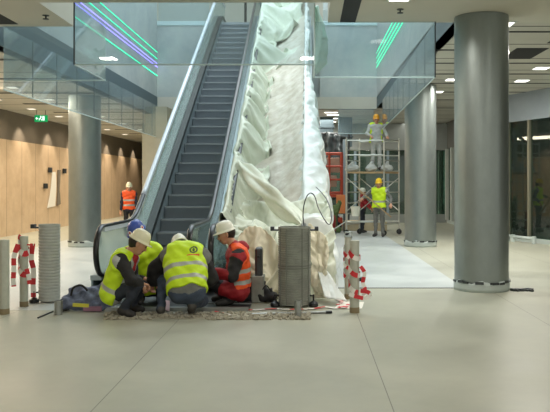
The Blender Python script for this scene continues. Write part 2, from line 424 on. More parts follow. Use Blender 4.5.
# ------------------------------------------------------------------ columns
def column(x, y, label, seed):
    t = empty('column', (x, y, 0), label, 'column'); t['kind'] = 'thing'
    r = .405
    MB().lathe((x, y, 0), [(r, .14), (r, 1.6), (r, 3.2), (r, (3.85 if x < -5 else CZ-.004))], 64).build('shaft', M['column'], t, smooth='auto')
    rnd = random.Random(seed); rows = []
    n = 64
    for z in (0, .05, .1, None):
        row = []
        for k in range(n):
            zz = .135+.02*math.sin(k*.7+seed)+rnd.random()*.02 if z is None else z
            a = 2*PI*k/n; rr = r+.012
            row.append(V((x+rr*math.cos(a), y+rr*math.sin(a), zz)))
        rows.append(row)
    b = MB(); b.quadgrid(rows, closed_u=True)
    b.build('base_wrap', M['collar'], t, smooth=True, solid=.008)
    b = MB()
    for k in range(26):
        a = rnd.random()*2*PI; s = .012+rnd.random()*.03; z = .125+rnd.random()*.025
        p = V((x+(r+.014)*math.cos(a), y+(r+.014)*math.sin(a), z)); tx = V((-math.sin(a), math.cos(a), 0))
        b.box((-s*1.5, -.004, -s*.5), (s*1.5, .006, s*.5), rot=Matrix.Rotation(a-PI/2, 3, 'Z'), c=p)
    b.build('torn_tape', M['darksteel'], t)
    return t
column(2.64, 11.42, 'large grey metal column in front of the right shops', 1)
column(2.90, 19.35, 'grey metal column behind the glass corner, right of the scaffold', 2)
column(-5.74, 19.3, 'grey metal column left of the escalator before the wooden wall', 3)
b = MB(); rnd = random.Random(4)
for k in range(14):
    x = 3.07+rnd.random()*.28; y = 11.15+rnd.random()*.2; s = .02+rnd.random()*.04
    b.box((-s, -s*.5, 0), (s, s*.5, s*.6), rot=Matrix.Rotation(rnd.random()*3, 3, 'Z'), c=(x, y, 0))
tag(b.build('debris', M['darksteel'], loc=(3.2, 11.2, 0)), 'small dark scraps on the floor at the front column foot', 'debris', kind='stuff')

# ------------------------------------------------------------------ glass downstands hanging from the ceiling
def pane(name, a, b, z0, z1, label, joint=None):
    """vertical pane from plan point a to plan point b"""
    a = V((a[0], a[1], 0)); b = V((b[0], b[1], 0)); d = (b-a).normalized(); nrm = V((-d.y, d.x, 0))*.006
    t = empty(name, ((a.x+b.x)/2, (a.y+b.y)/2, z1), label, 'glass panel', 'glass panels hanging round the escalator opening')
    L = (b-a).length
    m = MB()
    pts = [a-nrm, b-nrm, b+nrm, a+nrm]
    k = len(m.v)
    for z in (z0, z1): m.v += [p+V((0, 0, z)) for p in pts]
    for q in ((0,3,2,1),(4,5,6,7),(0,1,5,4),(1,2,6,5),(2,3,7,6),(3,0,4,7)): m.f.append(q); m.m.append(0)
    m.f.pop(0); m.m.pop(0)
    m.build('pane', M['smoke_glass'], t)
    e = MB().tube([a+V((0, 0, z0-.008)), b+V((0, 0, z0-.008))], .011, 6)
    e.build('edge_strip', M['edge'], t)
    n = 1 if (a.y == b.y and b.x > -3) else max(1, round(L/1.25))
    if n > 1:
        j = MB()
        for i in range(1, n):
            p = a+d*(L*i/n); j.box((-.004, -.008, z0), (.004, .008, z1), rot=Matrix.Rotation(math.atan2(d.y, d.x), 3, 'Z'), c=(p.x, p.y, 0))
        j.build('joint', M['teal'], t)
    return t
ZG = 3.28
pane('hanging_glass_panel', (-3.26, 10.5), (.08, 10.5), ZG, CZ, 'glass panel hanging across in front of both escalators')
pane('hanging_glass_panel', (-3.27, 10.5), (-3.27, 12.1), ZG, CZ, 'short glass panel turning back left of the escalator')
pane('hanging_glass_panel', (-4.9, 12.1), (-3.28, 12.1), ZG, CZ, 'glass panel facing us left of the escalator notch')
pane('hanging_glass_panel', (.09, 10.5), (.09, 11.75), ZG, CZ, 'short edge-on glass panel right of the draped escalator')
pane('hanging_glass_panel', (.1, 11.75), (1.98, 11.75), ZG, CZ, 'wide glass panel hanging right of the draped escalator')
pane('hanging_glass_panel', (1.0, 24.93), (2.2, 24.93), ZG, CZ-.05, 'glass panel at the back, above the scaffold worker')
pane('hanging_glass_panel', (1.99, 11.76), (2.26, 22.7), ZG, CZ, 'long glass panel running back toward the scaffold')
pane('hanging_glass_panel', (-4.91, 12.1), (-4.91, 24.9), ZG-.15, CZ, 'long glass panel running back beside the wooden wall')
for x, y, lb in ((-3.27, 10.49, 'thin dark post at the left glass corner'), (.09, 10.49, 'thin pale post at the right glass corner of the draped escalator'), (1.99, 11.74, 'thin dark post at the far right glass corner')):
    pp = MB().box((x-.009, y-.009, ZG-.01), (x+.009, y+.009, CZ))
    tag(pp.build('hanging_corner_post', M['edge'] if 'pale' in lb else M['darksteel'], loc=(x, y, CZ)), lb, 'post')
# upper landing guard glass
for x0, x1, lb in ((-5.0, -3.3, 'upper floor glass guard left of the escalator top'), (.5, 2.25, 'upper floor glass guard right of the draped escalator top')):
    t = empty('guard_panel', ((x0+x1)/2, 25.1, UZ), lb, 'glass guard')
    MB().box((x0, 25.08, UZ), (x1, 25.1, UZ+1.0)).build('pane', M['smoke_glass'], t)
    MB().tube([(x0, 25.09, UZ+1.02), (x1, 25.09, UZ+1.02)], .025, 8).build('handrail', M['steel'], t)
# ------------------------------------------------------------------ light lines on the sides of the well
for x, s, zs in ((-5.02, 1, ((5.98, 'g', 17.5), (5.76, 'g', 15.5), (5.60, 'p', 15.2), (5.49, 'p', 15.2), (5.2, 'g', 14.6))),
                 (2.28, -1, ((5.95, 'g', 15), (5.78, 'g', 15), (5.62, 'g', 15), (5.48, 'g', 15)))):
    for z, c_, y0 in zs:
        col = {'g': 'green', 'p': 'violet'}[c_]; side = 'left' if s > 0 else 'right'
        rank = ''
        o = MB().box((x, y0, z-.009), (x+s*.015, 24.95, z+.009)).build('mounted_light_strip', M['led_'+c_], loc=(x, 20, z))
        lb = {5.98: 'topmost green light line on the left well wall', 5.76: 'second green light line, just above the violet pair', 5.60: 'upper violet light line on the left well wall',
              5.49: 'lower violet light line on the left well wall', 5.2: 'lowest green light line on the left well wall',
              5.95: 'green light line on the right well wall', 5.78: 'green light line on the right well wall',
              5.62: 'green light line on the right well wall', 5.48: 'green light line on the right well wall'}[z]
        tag(o, lb, 'light strip', 'light lines on the %s well wall' % side)
# EXIT sign: running figure and arrow, no letters
Y = 23.0
a, b_ = P(34.5, 115.2, Y), P(47.2, 121.8, Y)
t = empty('exit_sign', ((a.x+b_.x)/2, Y, a.z), 'small green lit exit sign hanging from the left ceiling', 'sign')
MB().box((a.x, Y, b_.z), (b_.x, Y+.06, a.z)).build('panel', M['green_sign'], t)
w_ = b_.x-a.x; h_ = a.z-b_.z
s = MB(); g = lambda u, v: V((a.x+u*w_, Y-.004, b_.z+v*h_))
def strip(u0, v0, u1, v1, r):
    s.tube([g(u0, v0), g(u1, v1)], r, 6)
s.poly([g(.62, .2), g(.62, .85), g(.8, .85), g(.8, .2)])
strip(.42, .55, .52, .4, .014); strip(.46, .62, .56, .66, .012); strip(.52, .4, .58, .2, .012); strip(.42, .52, .36, .22, .012); s.cyl(g(.5, .8), g(.5, .8)+V((0, -.004, 0)), .022, 8)
strip(.3, .5, .12, .5, .012); strip(.12, .5, .2, .7, .011); strip(.12, .5, .2, .3, .011)
s.build('pictogram', M['white_sign'], t)
MB().cyl((a.x+.06, Y+.03, a.z), (a.x+.06, Y+.03, 3.86), .01, 6).build('hanger', M['darksteel'], t)
MB().cyl((b_.x-.06, Y+.03, a.z), (b_.x-.06, Y+.03, 3.86), .01, 6).build('hanger', M['darksteel'], t)
# torn bright opening and small boxes on the wooden hoarding
def onwall(px, py):
    Y = 750*9.18/(308-px); return V((-9.18, Y, 1.6-(py-184)*Y/750))
tp = MB()
pts = [onwall(x, y) for x, y in ((52, 172), (55.5, 172), (56, 186), (55, 206), (47, 208), (49.5, 196), (51, 184))]
tp.poly(pts)
tag(tp.build('hanging_paper', M['paper'], loc=pts[0], solid=.01), 'torn bright white paper strip on the wooden wall', 'paper')
tp = MB(); pts = [onwall(x, y) for x, y in ((57.5, 170), (60, 170), (59, 190), (60, 204), (56.5, 206), (57.5, 192))]
tp.poly(pts)
tag(tp.build('hanging_cloth', M['band'], loc=pts[0], solid=.03), 'dull cloth hanging beside the torn paper on the wooden wall', 'cloth')
for px, py, lb in ((49.5, 170, 'small dark wall box above the torn paper'), (45, 186, 'small dark wall box left of the torn paper'), (64, 171, 'small dark wall box nearest the left column')):
    p = onwall(px, py)
    tag(MB().box((p.x, p.y-.16, p.z-.09), (p.x+.05, p.y+.16, p.z+.09)).build('wall_box', M['darksteel'], loc=p, bevel=.01), lb, 'box')
# ------------------------------------------------------------------ escalators
YB = 12.9; TAN = math.tan(R(30)); ZT = 7.0; YT = YB+ZT/TAN
def nose(y): return min(max(0, (y-YB)*TAN), ZT)
def smooth_path(dz, y0, y1, n=90):
    """points (Y, Z) of a line dz above the nosing line with softened knees"""
    out = []
    for i in range(n+1):
        y = y0+(y1-y0)*i/n
        z = sum(nose(y+d*.12) for d in (-3, -2, -1, 0, 1, 2, 3))/7
        out.append((y, z+dz))
    return out
def ribbon_poly(mb, x0, x1, top, bot, mi=0):
    """solid between lines top and bot (lists of (Y,Z)), from x0 to x1"""
    rows = [[V((x0, a[0], a[1])), V((x1, a[0], a[1])), V((x1, b[0], b[1])), V((x0, b[0], b[1]))] for a, b in zip(top, bot)]
    k = mb.quadgrid(rows, closed_u=True, mi=mi); n = len(rows)
    mb.f.append((k, k+1, k+2, k+3)); mb.m.append(mi)
    e = k+4*(n-1); mb.f.append((e+3, e+2, e+1, e)); mb.m.append(mi)
def escalator(cx, label, steps=True):
    t = empty('escalator', (cx, 11, 0), label, 'escalator')
    YN = 10.95; RN = .36
    for s in (-1, 1):
        xh = cx+s*.655
        path = [(y, z) for y, z in smooth_path(.99, YN, 27.0, 120)]
        pts = [V((xh, y, z)) for y, z in path]
        loop = [V((xh, YN-RN*math.sin(a), .99-RN+RN*math.cos(a))) for a in np.linspace(0, PI, 15)][1:]
        tail = [V((xh, YN+.35, .99-2*RN)), V((xh, YN+.9, .99-2*RN))]
        full = tail[::-1]+loop[::-1]+pts
        MB().tube(full, .042, 12, flat=.62, up=(1, 0, 0)).build('handrail', M['rubber'], t, smooth=True)
        # bright guide under the rubber, on the outer side
        gd = MB(); gp = [V((xh, p.y, p.z)) for p in pts]
        ribbon_poly(gd, xh-.03, xh+.03, [(p.y, p.z-.022) for p in pts], [(p.y, p.z-(.085 if s < 0 else .05)) for p in pts])
        gd.build('handrail_guide', M['guide'] if s < 0 else M['clad'], t)
        if s < 0 and steps:
            wp = [q for q in pts if 13.6 < q.y < 24.6]
            MB().tube(wp, .045, 12, flat=.66, up=(1, 0, 0)).build('handrail_wrap', M['wrap'], t, smooth=True)
        # glass
        g = MB(); top = smooth_path(.945, YN, 27.0, 100); bot = smooth_path(.27, YN, 27.0, 100)
        ribbon_poly(g, xh-.006, xh+.006, top, bot)
        arc = [(YN-(RN-.04)*math.sin(a), .99-RN+(RN-.04)*math.cos(a)) for a in np.linspace(0, PI, 16)]
        k = len(g.v)
        g.prism([(y, z) for y, z in arc], 0, xh-.006, xh+.006)
        g.build('balustrade_glass', M['hazy_glass'] if (s < 0 and steps) else M['bal_glass'], t)
        # decks and skirt
        d = MB()
        ribbon_poly(d, min(xh+s*.01, xh+s*.17), max(xh+s*.01, xh+s*.17), smooth_path(.27, YN-.05, 27, 90), smooth_path(.2, YN-.05, 27, 90))
        d.build('outer_deck', M['deck'], t)
        d = MB(); xi = cx+s*.515
        ribbon_poly(d, min(xi, xh-s*.01), max(xi, xh-s*.01), smooth_path(.27, YN+.1, 27, 90), smooth_path(.13, YN+.1, 27, 90))
        d.build('inner_deck', M['darkdeck'], t)
        d = MB()
        ribbon_poly(d, min(xi, xi+s*.03), max(xi, xi+s*.03), smooth_path(.14, YN+.3, 26.6, 90), smooth_path(-.4, YN+.3, 26.6, 90))
        d.build('skirt', M['deck'], t)
        d = MB()
        xo = cx+s*.825
        bt = [(y, max(z, .0)) for y, z in smooth_path(-.75, YN, 27, 90)]
        tp_ = [(y, max(z, .02)) for y, z in smooth_path(.2, YN, 27, 90)]
        ribbon_poly(d, min(xo, xo-s*.03), max(xo, xo-s*.03), tp_, bt)
        d.build('side_cladding', M['clad'], t)
    und = MB()
    bt = [(y, max(z, -.02)) for y, z in smooth_path(-.8, 12.0, 27, 60)]
    ribbon_poly(und, cx-.8, cx+.8, [(y, max(z, .0)) for y, z in smooth_path(-.72, 12.0, 27, 60)], bt)
    und.build('underside', M['clad'], t)
    fp = MB().box((cx-.82, 10.7, 0.0), (cx+.82, 12.35, .012)); fp.build('floor_plate', M['darksteel'], t)
    cp = MB().box((cx-.5, 12.3, .012), (cx+.5, 12.5, .03))
    for i in range(24): cp.box((cx-.49+i*.041, 12.48, .012), (cx-.475+i*.041, 12.54, .03))
    cp.build('comb_plate', M['nosing'], t)
    ctop = MB().box((cx-.82, YT, ZT-.06), (cx+.82, 27.4, ZT)); ctop.build('landing_plate', M['nosing'], t)
    if steps:
        for k in range(-1, 31):
            y = YB+k*.4/1.0
            z = max(0, k*.4*TAN)
            if k in (-1, 0): z = .0
            if k == 1: z = .17
            if k == 2: z = .42
            zp = max(0, (k-1)*.4*TAN) if k > 2 else (.17 if k == 2 else 0)
            if z > ZT: break
            m = MB()
            x0, x1 = cx-.505, cx+.505
            m.box((x0, y+.03, z-.04), (x1, y+.44, z-.003), 1)
            m.box((x0, y-.004, z-.035), (x1, y+.032, z), 2)
            # curved riser with cleats
            n = 5; prof = [(y+.004+.03*math.sin(PI*.5*i/n), z-.034-(z-zp-.02)*i/n) for i in range(n+1)]
            if z > .02:
                rows = [[V((x0, a, b)), V((x1, a, b))] for a, b in prof]
                m.quadgrid(rows, mi=0)
                m.quadgrid([[V((x0, a+.02, b)), V((x1, a+.02, b))] for a, b in prof], mi=0)
            m.build('step', [M['riser'], M['tread'], M['nosing']], t)
    return t
# grooved riser: fine vertical cleats
def grooves(name, col, rough):
    m = mat(name, col, rough, .3)
    nt = m.node_tree; b = nt.nodes['Principled BSDF']
    geo = nt.nodes.new('ShaderNodeNewGeometry'); sep = nt.nodes.new('ShaderNodeSeparateXYZ'); nt.links.new(geo.outputs['Position'], sep.inputs[0])
    mu = nt.nodes.new('ShaderNodeMath'); mu.operation = 'MULTIPLY'; mu.inputs[1].default_value = 2*PI/.02
    sn = nt.nodes.new('ShaderNodeMath'); sn.operation = 'SINE'
    nt.links.new(sep.outputs[0], mu.inputs[0]); nt.links.new(mu.outputs[0], sn.inputs[0])
    bp = nt.nodes.new('ShaderNodeBump'); bp.inputs['Strength'].default_value = .6; bp.inputs['Distance'].default_value = .004
    nt.links.new(sn.outputs[0], bp.inputs['Height']); nt.links.new(bp.outputs[0], b.inputs['Normal'])
    return m
M['riser'] = grooves('escalator_riser', lin(140, 147, 153), .42)
E1 = -2.34; E2 = -.72
escalator(E1, 'uncovered escalator with dark steps rising behind the crouching workers')
escalator(E2, 'escalator covered under draped white sheets right of the bare one', steps=False)

# ------------------------------------------------------------------ sheets over the second escalator
def fbm(x, y, z=0, o=4):
    return noise.fractal(V((x, y, z)), .9, 2.1, o)
def pleat(x):
    # rounded ridges with tighter valleys, one per unit, -0.5..0.5
    return (abs(math.sin(PI*x))**.8)-.6
def rdg(x, y, z=0):
    # broad creased folds, low frequency only
    n = noise.noise(V((x, y, z)))
    return .9-1.6*math.sqrt(n*n+.004)
def hz(y):  # handrail height
    return sum(nose(y+d*.12) for d in (-3, -2, -1, 0, 1, 2, 3))/7+1.02
def sheet(name, fn, nu, nv, m, label, cat, extra=None, th=.006, loc=None):
    rows = [[fn(i/nu, j/nv) for i in range(nu+1)] for j in range(nv+1)]
    mb = MB(); mb.quadgrid(rows)
    c_ = rows[0][nu//2]
    o = tag(mb.build(name, m, loc=loc or c_, smooth=True, solid=th, fixn=False), label, cat)
    if extra: o['nu'] = nu; o['nv'] = nv
    return o
def relax(o, pin, shrink, frames=22, bend=.15, grav=1.0, tens=12, mass=.25, coll=()):
    """let the sheet buckle into natural folds: cloth with surplus length, held where pin(u, v, co) is true"""
    nu, nv = o['nu'], o['nv']
    del o['nu'], o['nv']
    for m in list(o.modifiers): o.modifiers.remove(m)
    vg = o.vertex_groups.new(name='pin')
    for j in range(nv+1):
        for i in range(nu+1):
            w = pin(i/nu, j/nv, i, j)
            if w: vg.add([j*(nu+1)+i], float(w), 'REPLACE')
    cs = []
    for c in coll:
        c.modifiers.new('col', 'COLLISION'); c.collision.thickness_outer = .015; c.collision.cloth_friction = 20; cs.append(c)
    cl = o.modifiers.new('cloth', 'CLOTH'); s = cl.settings
    s.quality = 6; s.mass = mass; s.tension_stiffness = tens; s.compression_stiffness = tens; s.shear_stiffness = tens*.6; s.bending_stiffness = bend
    s.vertex_group_mass = 'pin'; s.shrink_min = -shrink; s.shrink_max = -shrink; s.effector_weights.gravity = grav
    s.air_damping = 3; s.tension_damping = 10; s.compression_damping = 10; s.shear_damping = 10; s.bending_damping = 2
    cl.collision_settings.use_collision = bool(cs); cl.collision_settings.distance_min = .012
    cl.point_cache.frame_start = 1; cl.point_cache.frame_end = frames+2
    for f in range(1, frames+1): scn.frame_set(f)
    dg = bpy.context.evaluated_depsgraph_get()
    me = bpy.data.meshes.new_from_object(o.evaluated_get(dg), preserve_all_data_layers=False, depsgraph=dg)
    o.modifiers.clear(); o.vertex_groups.clear()
    for c in cs: c.modifiers.remove(c.modifiers['col'])
    old = o.data; o.data = me; bpy.data.meshes.remove(old); me.name = o.name
    me.shade_smooth()
    q = o.modifiers.new('s', 'SOLIDIFY'); q.thickness = .006
    q = o.modifiers.new('u', 'SUBSURF'); q.levels = 1; q.render_levels = 1
    scn.frame_set(1)
    return o
# dusty film lying over the steps
def film(u, v):
    y = 12.15+v*12.9
    x = E2-.60+u*1.30
    N = nose(y); H = hz(y)
    k = u**1.25
    z = N+.30+(H-N-.26)*k-.10*math.sin(u*PI)
    step = .5+.5*math.sin(2*PI*(y-YB)/.4)
    z += .06*step*(1-k)*math.sin(u*PI)+.05*noise.noise(V((x*2.5, y*1.3, 3)))+.03*noise.noise(V((x*6+y, y*3, 5)))
    if v < .03: z -= .25*(1-v/.03)
    return V((x, y, z))
film_o = sheet('dusty_film', film, 50, 260, M['sheet_d'], 'dusty pale film lying flat over the covered escalator steps', 'sheet')
# white green cloth over the left handrail, sagging inward in swags
def swag(y):
    """how far the cloth reaches across the steps"""
    k = [(12.0, .5), (13.4, .5), (14.6, .6), (15.6, .62), (16.8, .5), (17.8, .44), (19.0, .46), (19.9, .5), (20.7, .95), (21.3, .5), (21.8, .5), (22.3, .95), (23.2, 1.22), (24.8, 1.28)]
    for (a, b), (c_, d) in zip(k, k[1:]):
        if a <= y <= c_:
            t = (y-a)/(c_-a); t = t*t*(3-2*t); return b+(d-b)*t
    return k[-1][1]
XL = E2-.655
def drape(u, v):
    y = 12.3+v*12.3
    H = hz(y); N = nose(y)
    w = swag(y)
    if u < .22:
        t = 1-u/.22
        x = XL-.07-.10*t; z = H-.42*t+.11
        if u < .05: z += .1*fbm(y*1.5, 0, 5)
    else:
        t = (u-.22)/.78
        x = XL-.07+(w+.02)*t; tt = max(0, (x-XL-.06)/max(.05, w-.13))
        drop = (H-N-.26)
        sag = 1-(1-min(1, tt))**1.8
        z = H+.12-drop*sag*min(1, .55+.5*t)
        kk = max(0, (x-E2+.60)/1.30); z = max(z, N+.46+(H-N-.26)*kk**1.25-.08*math.sin(min(1, kk)*PI))
        if w > .8:      # the bunched top: stays high, hangs in deep bellies
            q = (w-.8)/.45
            z = z*(1-q)+q*max(z, H+.32-.25*math.sin(t*PI))
    # diagonal folds following the swags, amplitude grows inward
    q = w*u
    a = .15*min(1, max(.2, (u-.05)*2.6))
    # swags: U-shaped folds hung from the rail, spacing and depth wander
    s1 = y*.95-1.05*q+.55*q*q+.75*fbm(q*.8, y*.35, 1, 2)
    f = pleat(s1)*1.2*(.55+.6*noise.noise(V((q*1.3, y*.5, 5))))+.8*noise.noise(V((q*1.6+y*.5, y*.7-q*1.5, 2)))+.25*noise.noise(V((q*5, y*2.2+q*3, 3)))
    return V((x+.07*f*(1 if u > .22 else .3), y-.8*a*f, z+a*f))
drape_o = sheet('draped_cloth', drape, 34, 240, M['sheet_g'], 'white green cloth hung in swags over the left covered handrail', 'sheet', True)
prn = random.Random(3)
keep = {(j, k) for j in range(241) for k in range(2) if prn.random() < .5}
def dpin(u, v, i, j):
    if 6 <= i <= 10 and (i <= 8 or swag(12.3+v*12.3)*(i/34-.22)/.78 < .15): return 1
    if i >= 33 and j % 14 < 2: return 1
    if j >= 239: return 1
    return 0
relax(drape_o, dpin, .24, frames=26, grav=.5, coll=(film_o,))
# white film over the right handrail
XR = E2+.655
def rightfilm(u, v):
    y = 11.35+max(0, v-.08)/.92*13.5
    H = hz(y)
    k = [(11, .42), (12.5, .44), (13.4, .46), (15.3, .40), (17.5, .24), (19.5, .10), (25, .08)]
    e = k[-1][1]
    for (a, b), (c_, d) in zip(k, k[1:]):
        if a <= y <= c_: e = b+(d-b)*(y-a)/(c_-a)
    f = pleat(y*.35+u*2.3+.8*fbm(u, y*.4, 7, 2))*.6+.9*noise.noise(V((u*2.2+y*.4, y*1.0-u*1.6, 8)))+.25*noise.noise(V((u*6, y*3, 9)))
    if u < .3:      # inner fall
        t = 1-u/.3
        x = XR-.02-.14*t*max(.15, min(1, (18-y)/3)); z = H+.04-.30*t*max(.2, min(1, (18-y)/3))
    elif u < .5:
        t = (u-.3)/.2
        x = XR-.03+(e+.03)*t; z = H+.05-.10*t*t+.04*math.sin(t*PI)
    else:
        t = (u-.5)/.5
        x = XR+e+.05*t; z = H-.05-(min(1.5, H-.05) if y < 13.6 else 1.35)*t
        z = max(z, .01)
    g = .5+.5*min(1, abs(u-.3)*4)
    if v < .08:
        q = v/.08; y -= .3*(1-q); z = .015+(z-.015)*q
    if y > 16.5: g *= max(.12, 1-(y-16.5)/2.5)
    return V((x+.05*f*g+.012*math.sin(y*5+u*7)*g, y+.05*noise.noise(V((u*3, y, 8))), max(.01, z+.05*f*g)))
right_o = sheet('plastic_film', rightfilm, 30, 200, M['sheet_w'], 'shiny white plastic film over the right covered handrail', 'sheet', True)
relax(right_o, lambda u, v, i, j: 7 <= i <= 10 or (i in (13, 14) and j % 6 < 2) or i == 30 or j == 0 or (i == 0 and j % 5 == 0), .07, frames=22)
# front fall: cloth coming down over the newels to the floor
prof = [(13.0, 1.25), (12.6, 1.2), (12.2, 1.12), (11.8, 1.04), (11.4, .96), (11.1, .82), (10.92, .62), (10.8, .38), (10.72, .15), (10.6, .015)]
def pr(v):
    s = v*(len(prof)-1); i = min(len(prof)-2, int(s)); t = s-i
    return prof[i][0]+(prof[i+1][0]-prof[i][0])*t, prof[i][1]+(prof[i+1][1]-prof[i][1])*t
def front(u, v):
    y, z = pr(v)
    x = -1.16+u*1.52
    x += .07*fbm(u*2, v*2.5, 4)*(1 if .02 < u < .98 else .6)+.06*(v-.5)*(2*u-1)
    mid = math.sin(u*PI)
    z += (1-v)*(.16*(.5-u) if u < .5 else .5*(u-.5))
    # a big swag from the upper left across to the lower right, vertical folds below it
    sw = math.exp(-((v-.42-.28*u)/.09)**2)
    s1 = u*6.2+1.1*fbm(u*1.2, v*.9, 6, 2)+.9*(u-.5)*v
    fold = pleat(s1)*1.1*(.5+.7*noise.noise(V((u*3, v*2, 7)))*1.2+.3*v)+.7*noise.noise(V((u*4.5+v*1.5, v*1.7-u, 8)))+.22*noise.noise(V((u*13, v*4+u*5, 9)))
    a = .16*(1-.6*(v > .95))*min(1, .35+v)
    y2 = y-a*fold-.12*mid*v-.13*sw*mid
    z = z+.05*sw
    edge = .35*max(0, abs(2*u-1)-.75)/.25
    z2 = max(.012, z+a*.7*fold*(1-v)+.0)
    return V((x, y2+edge*.5, z2))
front_o = sheet('front_cloth', front, 70, 64, M['sheet_g'], 'pale cloth falling in folds to the floor before the covered escalator', 'sheet', True)
def fpin(u, v, i, j):
    if j <= 1: return 1
    if j >= 63: return 1
    if i in (0, 70) and j % 6 == 0: return 1
    return 1 if (i, j) in ((14, 22), (33, 30), (52, 36), (24, 44), (44, 50), (60, 26), (8, 34), (62, 50)) else 0
relax(front_o, fpin, .20, frames=26)
def spl(p, n=5):
    out = []
    for i in range(len(p)-1):
        a, b, c_, d = p[max(0, i-1)], p[i], p[i+1], p[min(len(p)-1, i+2)]
        for k in range(n):
            t = k/n
            out.append(.5*((2*b)+(c_-a)*t+(2*a-5*b+4*c_-d)*t*t+(3*b-a-3*c_+d)*t**3))
    return out+[p[-1]]
# thick rolled swag running from the left rail down across the front
rp = spl([P(*q) for q in ((238, 160, 14.2), (246, 169, 13.6), (258, 182, 12.9), (270, 193, 12.4), (283, 205, 12.0), (296, 217, 11.6), (303, 226, 11.3))], 10)
rows = []
for i, c in enumerate(rp):
    t = (rp[min(i+1, len(rp)-1)]-rp[max(i-1, 0)]).normalized(); x_ = t.cross(V((0, 0, 1))).normalized(); y_ = x_.cross(t); n_ = 28; row = []
    for k in range(n_):
        a = 2*PI*k/n_; s = i/len(rp)
        r_ = (.065+.05*math.sin(s*PI))*min(1, (1-s)*4+.12)*min(1, s*5+.1)*(1+.34*math.sin(3*a+7*s)+.22*math.sin(5*a-9*s)+.2*noise.noise(V((math.cos(a)*1.5, s*7, math.sin(a)*1.5))))
        row.append(c+x_*math.cos(a)*r_+y_*math.sin(a)*r_*1.0-V((0, 0, .35*max(0, -math.sin(a))*r_)))
    rows.append(row)
mb = MB(); mb.quadgrid(rows, closed_u=True)
mb.build('rolled_swag', M['sheet_g'], front_o, smooth=True)
# cream tarpaulin bulging behind the man in red
def cream(u, v):
    x = -1.02+u*.62
    zt = 1.0-.35*(u-.35)**2*3
    z = .015+(1-v)*zt
    fold = pleat(u*2.3+.5*v+.8*fbm(u, v, 14, 2))*1.0+.9*noise.noise(V((u*3+v*2, v*3-u*2, 15)))+.25*noise.noise(V((u*9, v*8, 16)))
    y = 10.45+.18*(1-v)-.24*math.sin(min(1, v*1.15)*PI)*math.sin(max(.05, min(.95, u))*PI)+.07*fold
    return V((x+.06*fbm(u*2, v*3, 12)+.05*(1-v), y, z))
cream_o = sheet('cream_tarpaulin', cream, 34, 44, M['sheet_c'], 'cream tarpaulin bulging to the floor behind the man in red', 'sheet', True)
relax(cream_o, lambda u, v, i, j: j == 0 and i % 4 < 2 or j >= 43 or (i in (0, 34) and j % 5 == 0), .18, frames=22)
def cream2(u, v):
    x = .0+u*.26+.05*v
    z = .015+(1-v)*(1.05-.2*u)
    fold = pleat(u*2.0+.4*v+.8*fbm(u, v, 24, 2))*1.0+.9*noise.noise(V((u*2+v*1.5, v*3-u*2, 25)))+.25*noise.noise(V((u*7, v*8, 26)))
    y = 10.42+.05*(1-v)-.1*math.sin(v*PI)+.05*fold
    return V((x+.05*fbm(u*2, v*3, 22), y, z))
cream_p = sheet('cream_tarpaulin', cream2, 16, 44, M['sheet_c'], 'cream tarpaulin edge hanging right behind the dark ribbed cylinder', 'sheet', True)
relax(cream_p, lambda u, v, i, j: j == 0 or j >= 43 or (i in (0, 16) and j % 6 == 0), .18, frames=22)
# crumpled flap of white film on the floor at the right
def flap(u, v):
    a, b = P(318, 262, 10.6), P(336, 301, 9.9)
    p = a.lerp(b, v); w = .05+.10*v
    return p+V(((u-.5)*w*2, .04*fbm(u*3, v*3, 33), (.5-u)*.06+.02+.02*fbm(u*2, v*4, 31)))
sheet('film_flap', flap, 14, 24, M['sheet_w'], 'loose white film flap trailing onto the floor beside the cylinder', 'sheet')
# pale green film behind the right glass
def green(u, v):
    Yg = 13.5
    top = P(314, 4, Yg); bw = 5+9*min(1, v*2.2)+2.5*fbm(v*6, 0, 41)
    if v > .8: bw = 16*(1-(v-.8)/.25)
    z = top.z-(74-6)*Yg/750*v
    return V((top.x+u*bw*Yg/750, Yg+.1*math.sin(u*6+v*3)+.25*u, z))
sheet('green_film', green, 12, 40, M['sheet_t'], 'pale green torn film hanging right of the draped escalator top', 'sheet', th=.004)
# black cable looping down over the white film
cb = [P(*q) for q in ((304, 226, 10.35), (303, 216, 10.4), (304, 205, 10.5), (307, 196, 10.6), (311, 193, 10.7), (315, 197, 10.7), (318, 207, 10.6), (323, 217, 10.5), (328, 224, 10.45), (331, 222, 10.5), (331, 212, 10.7), (327, 200, 11), (321, 192, 11.3), (316, 187, 11.6))]
tag(MB().tube(spl(cb), .008, 8).build('cable', M['rubber'], loc=cb[0], smooth=True), 'black cable looping over the white film', 'cable')
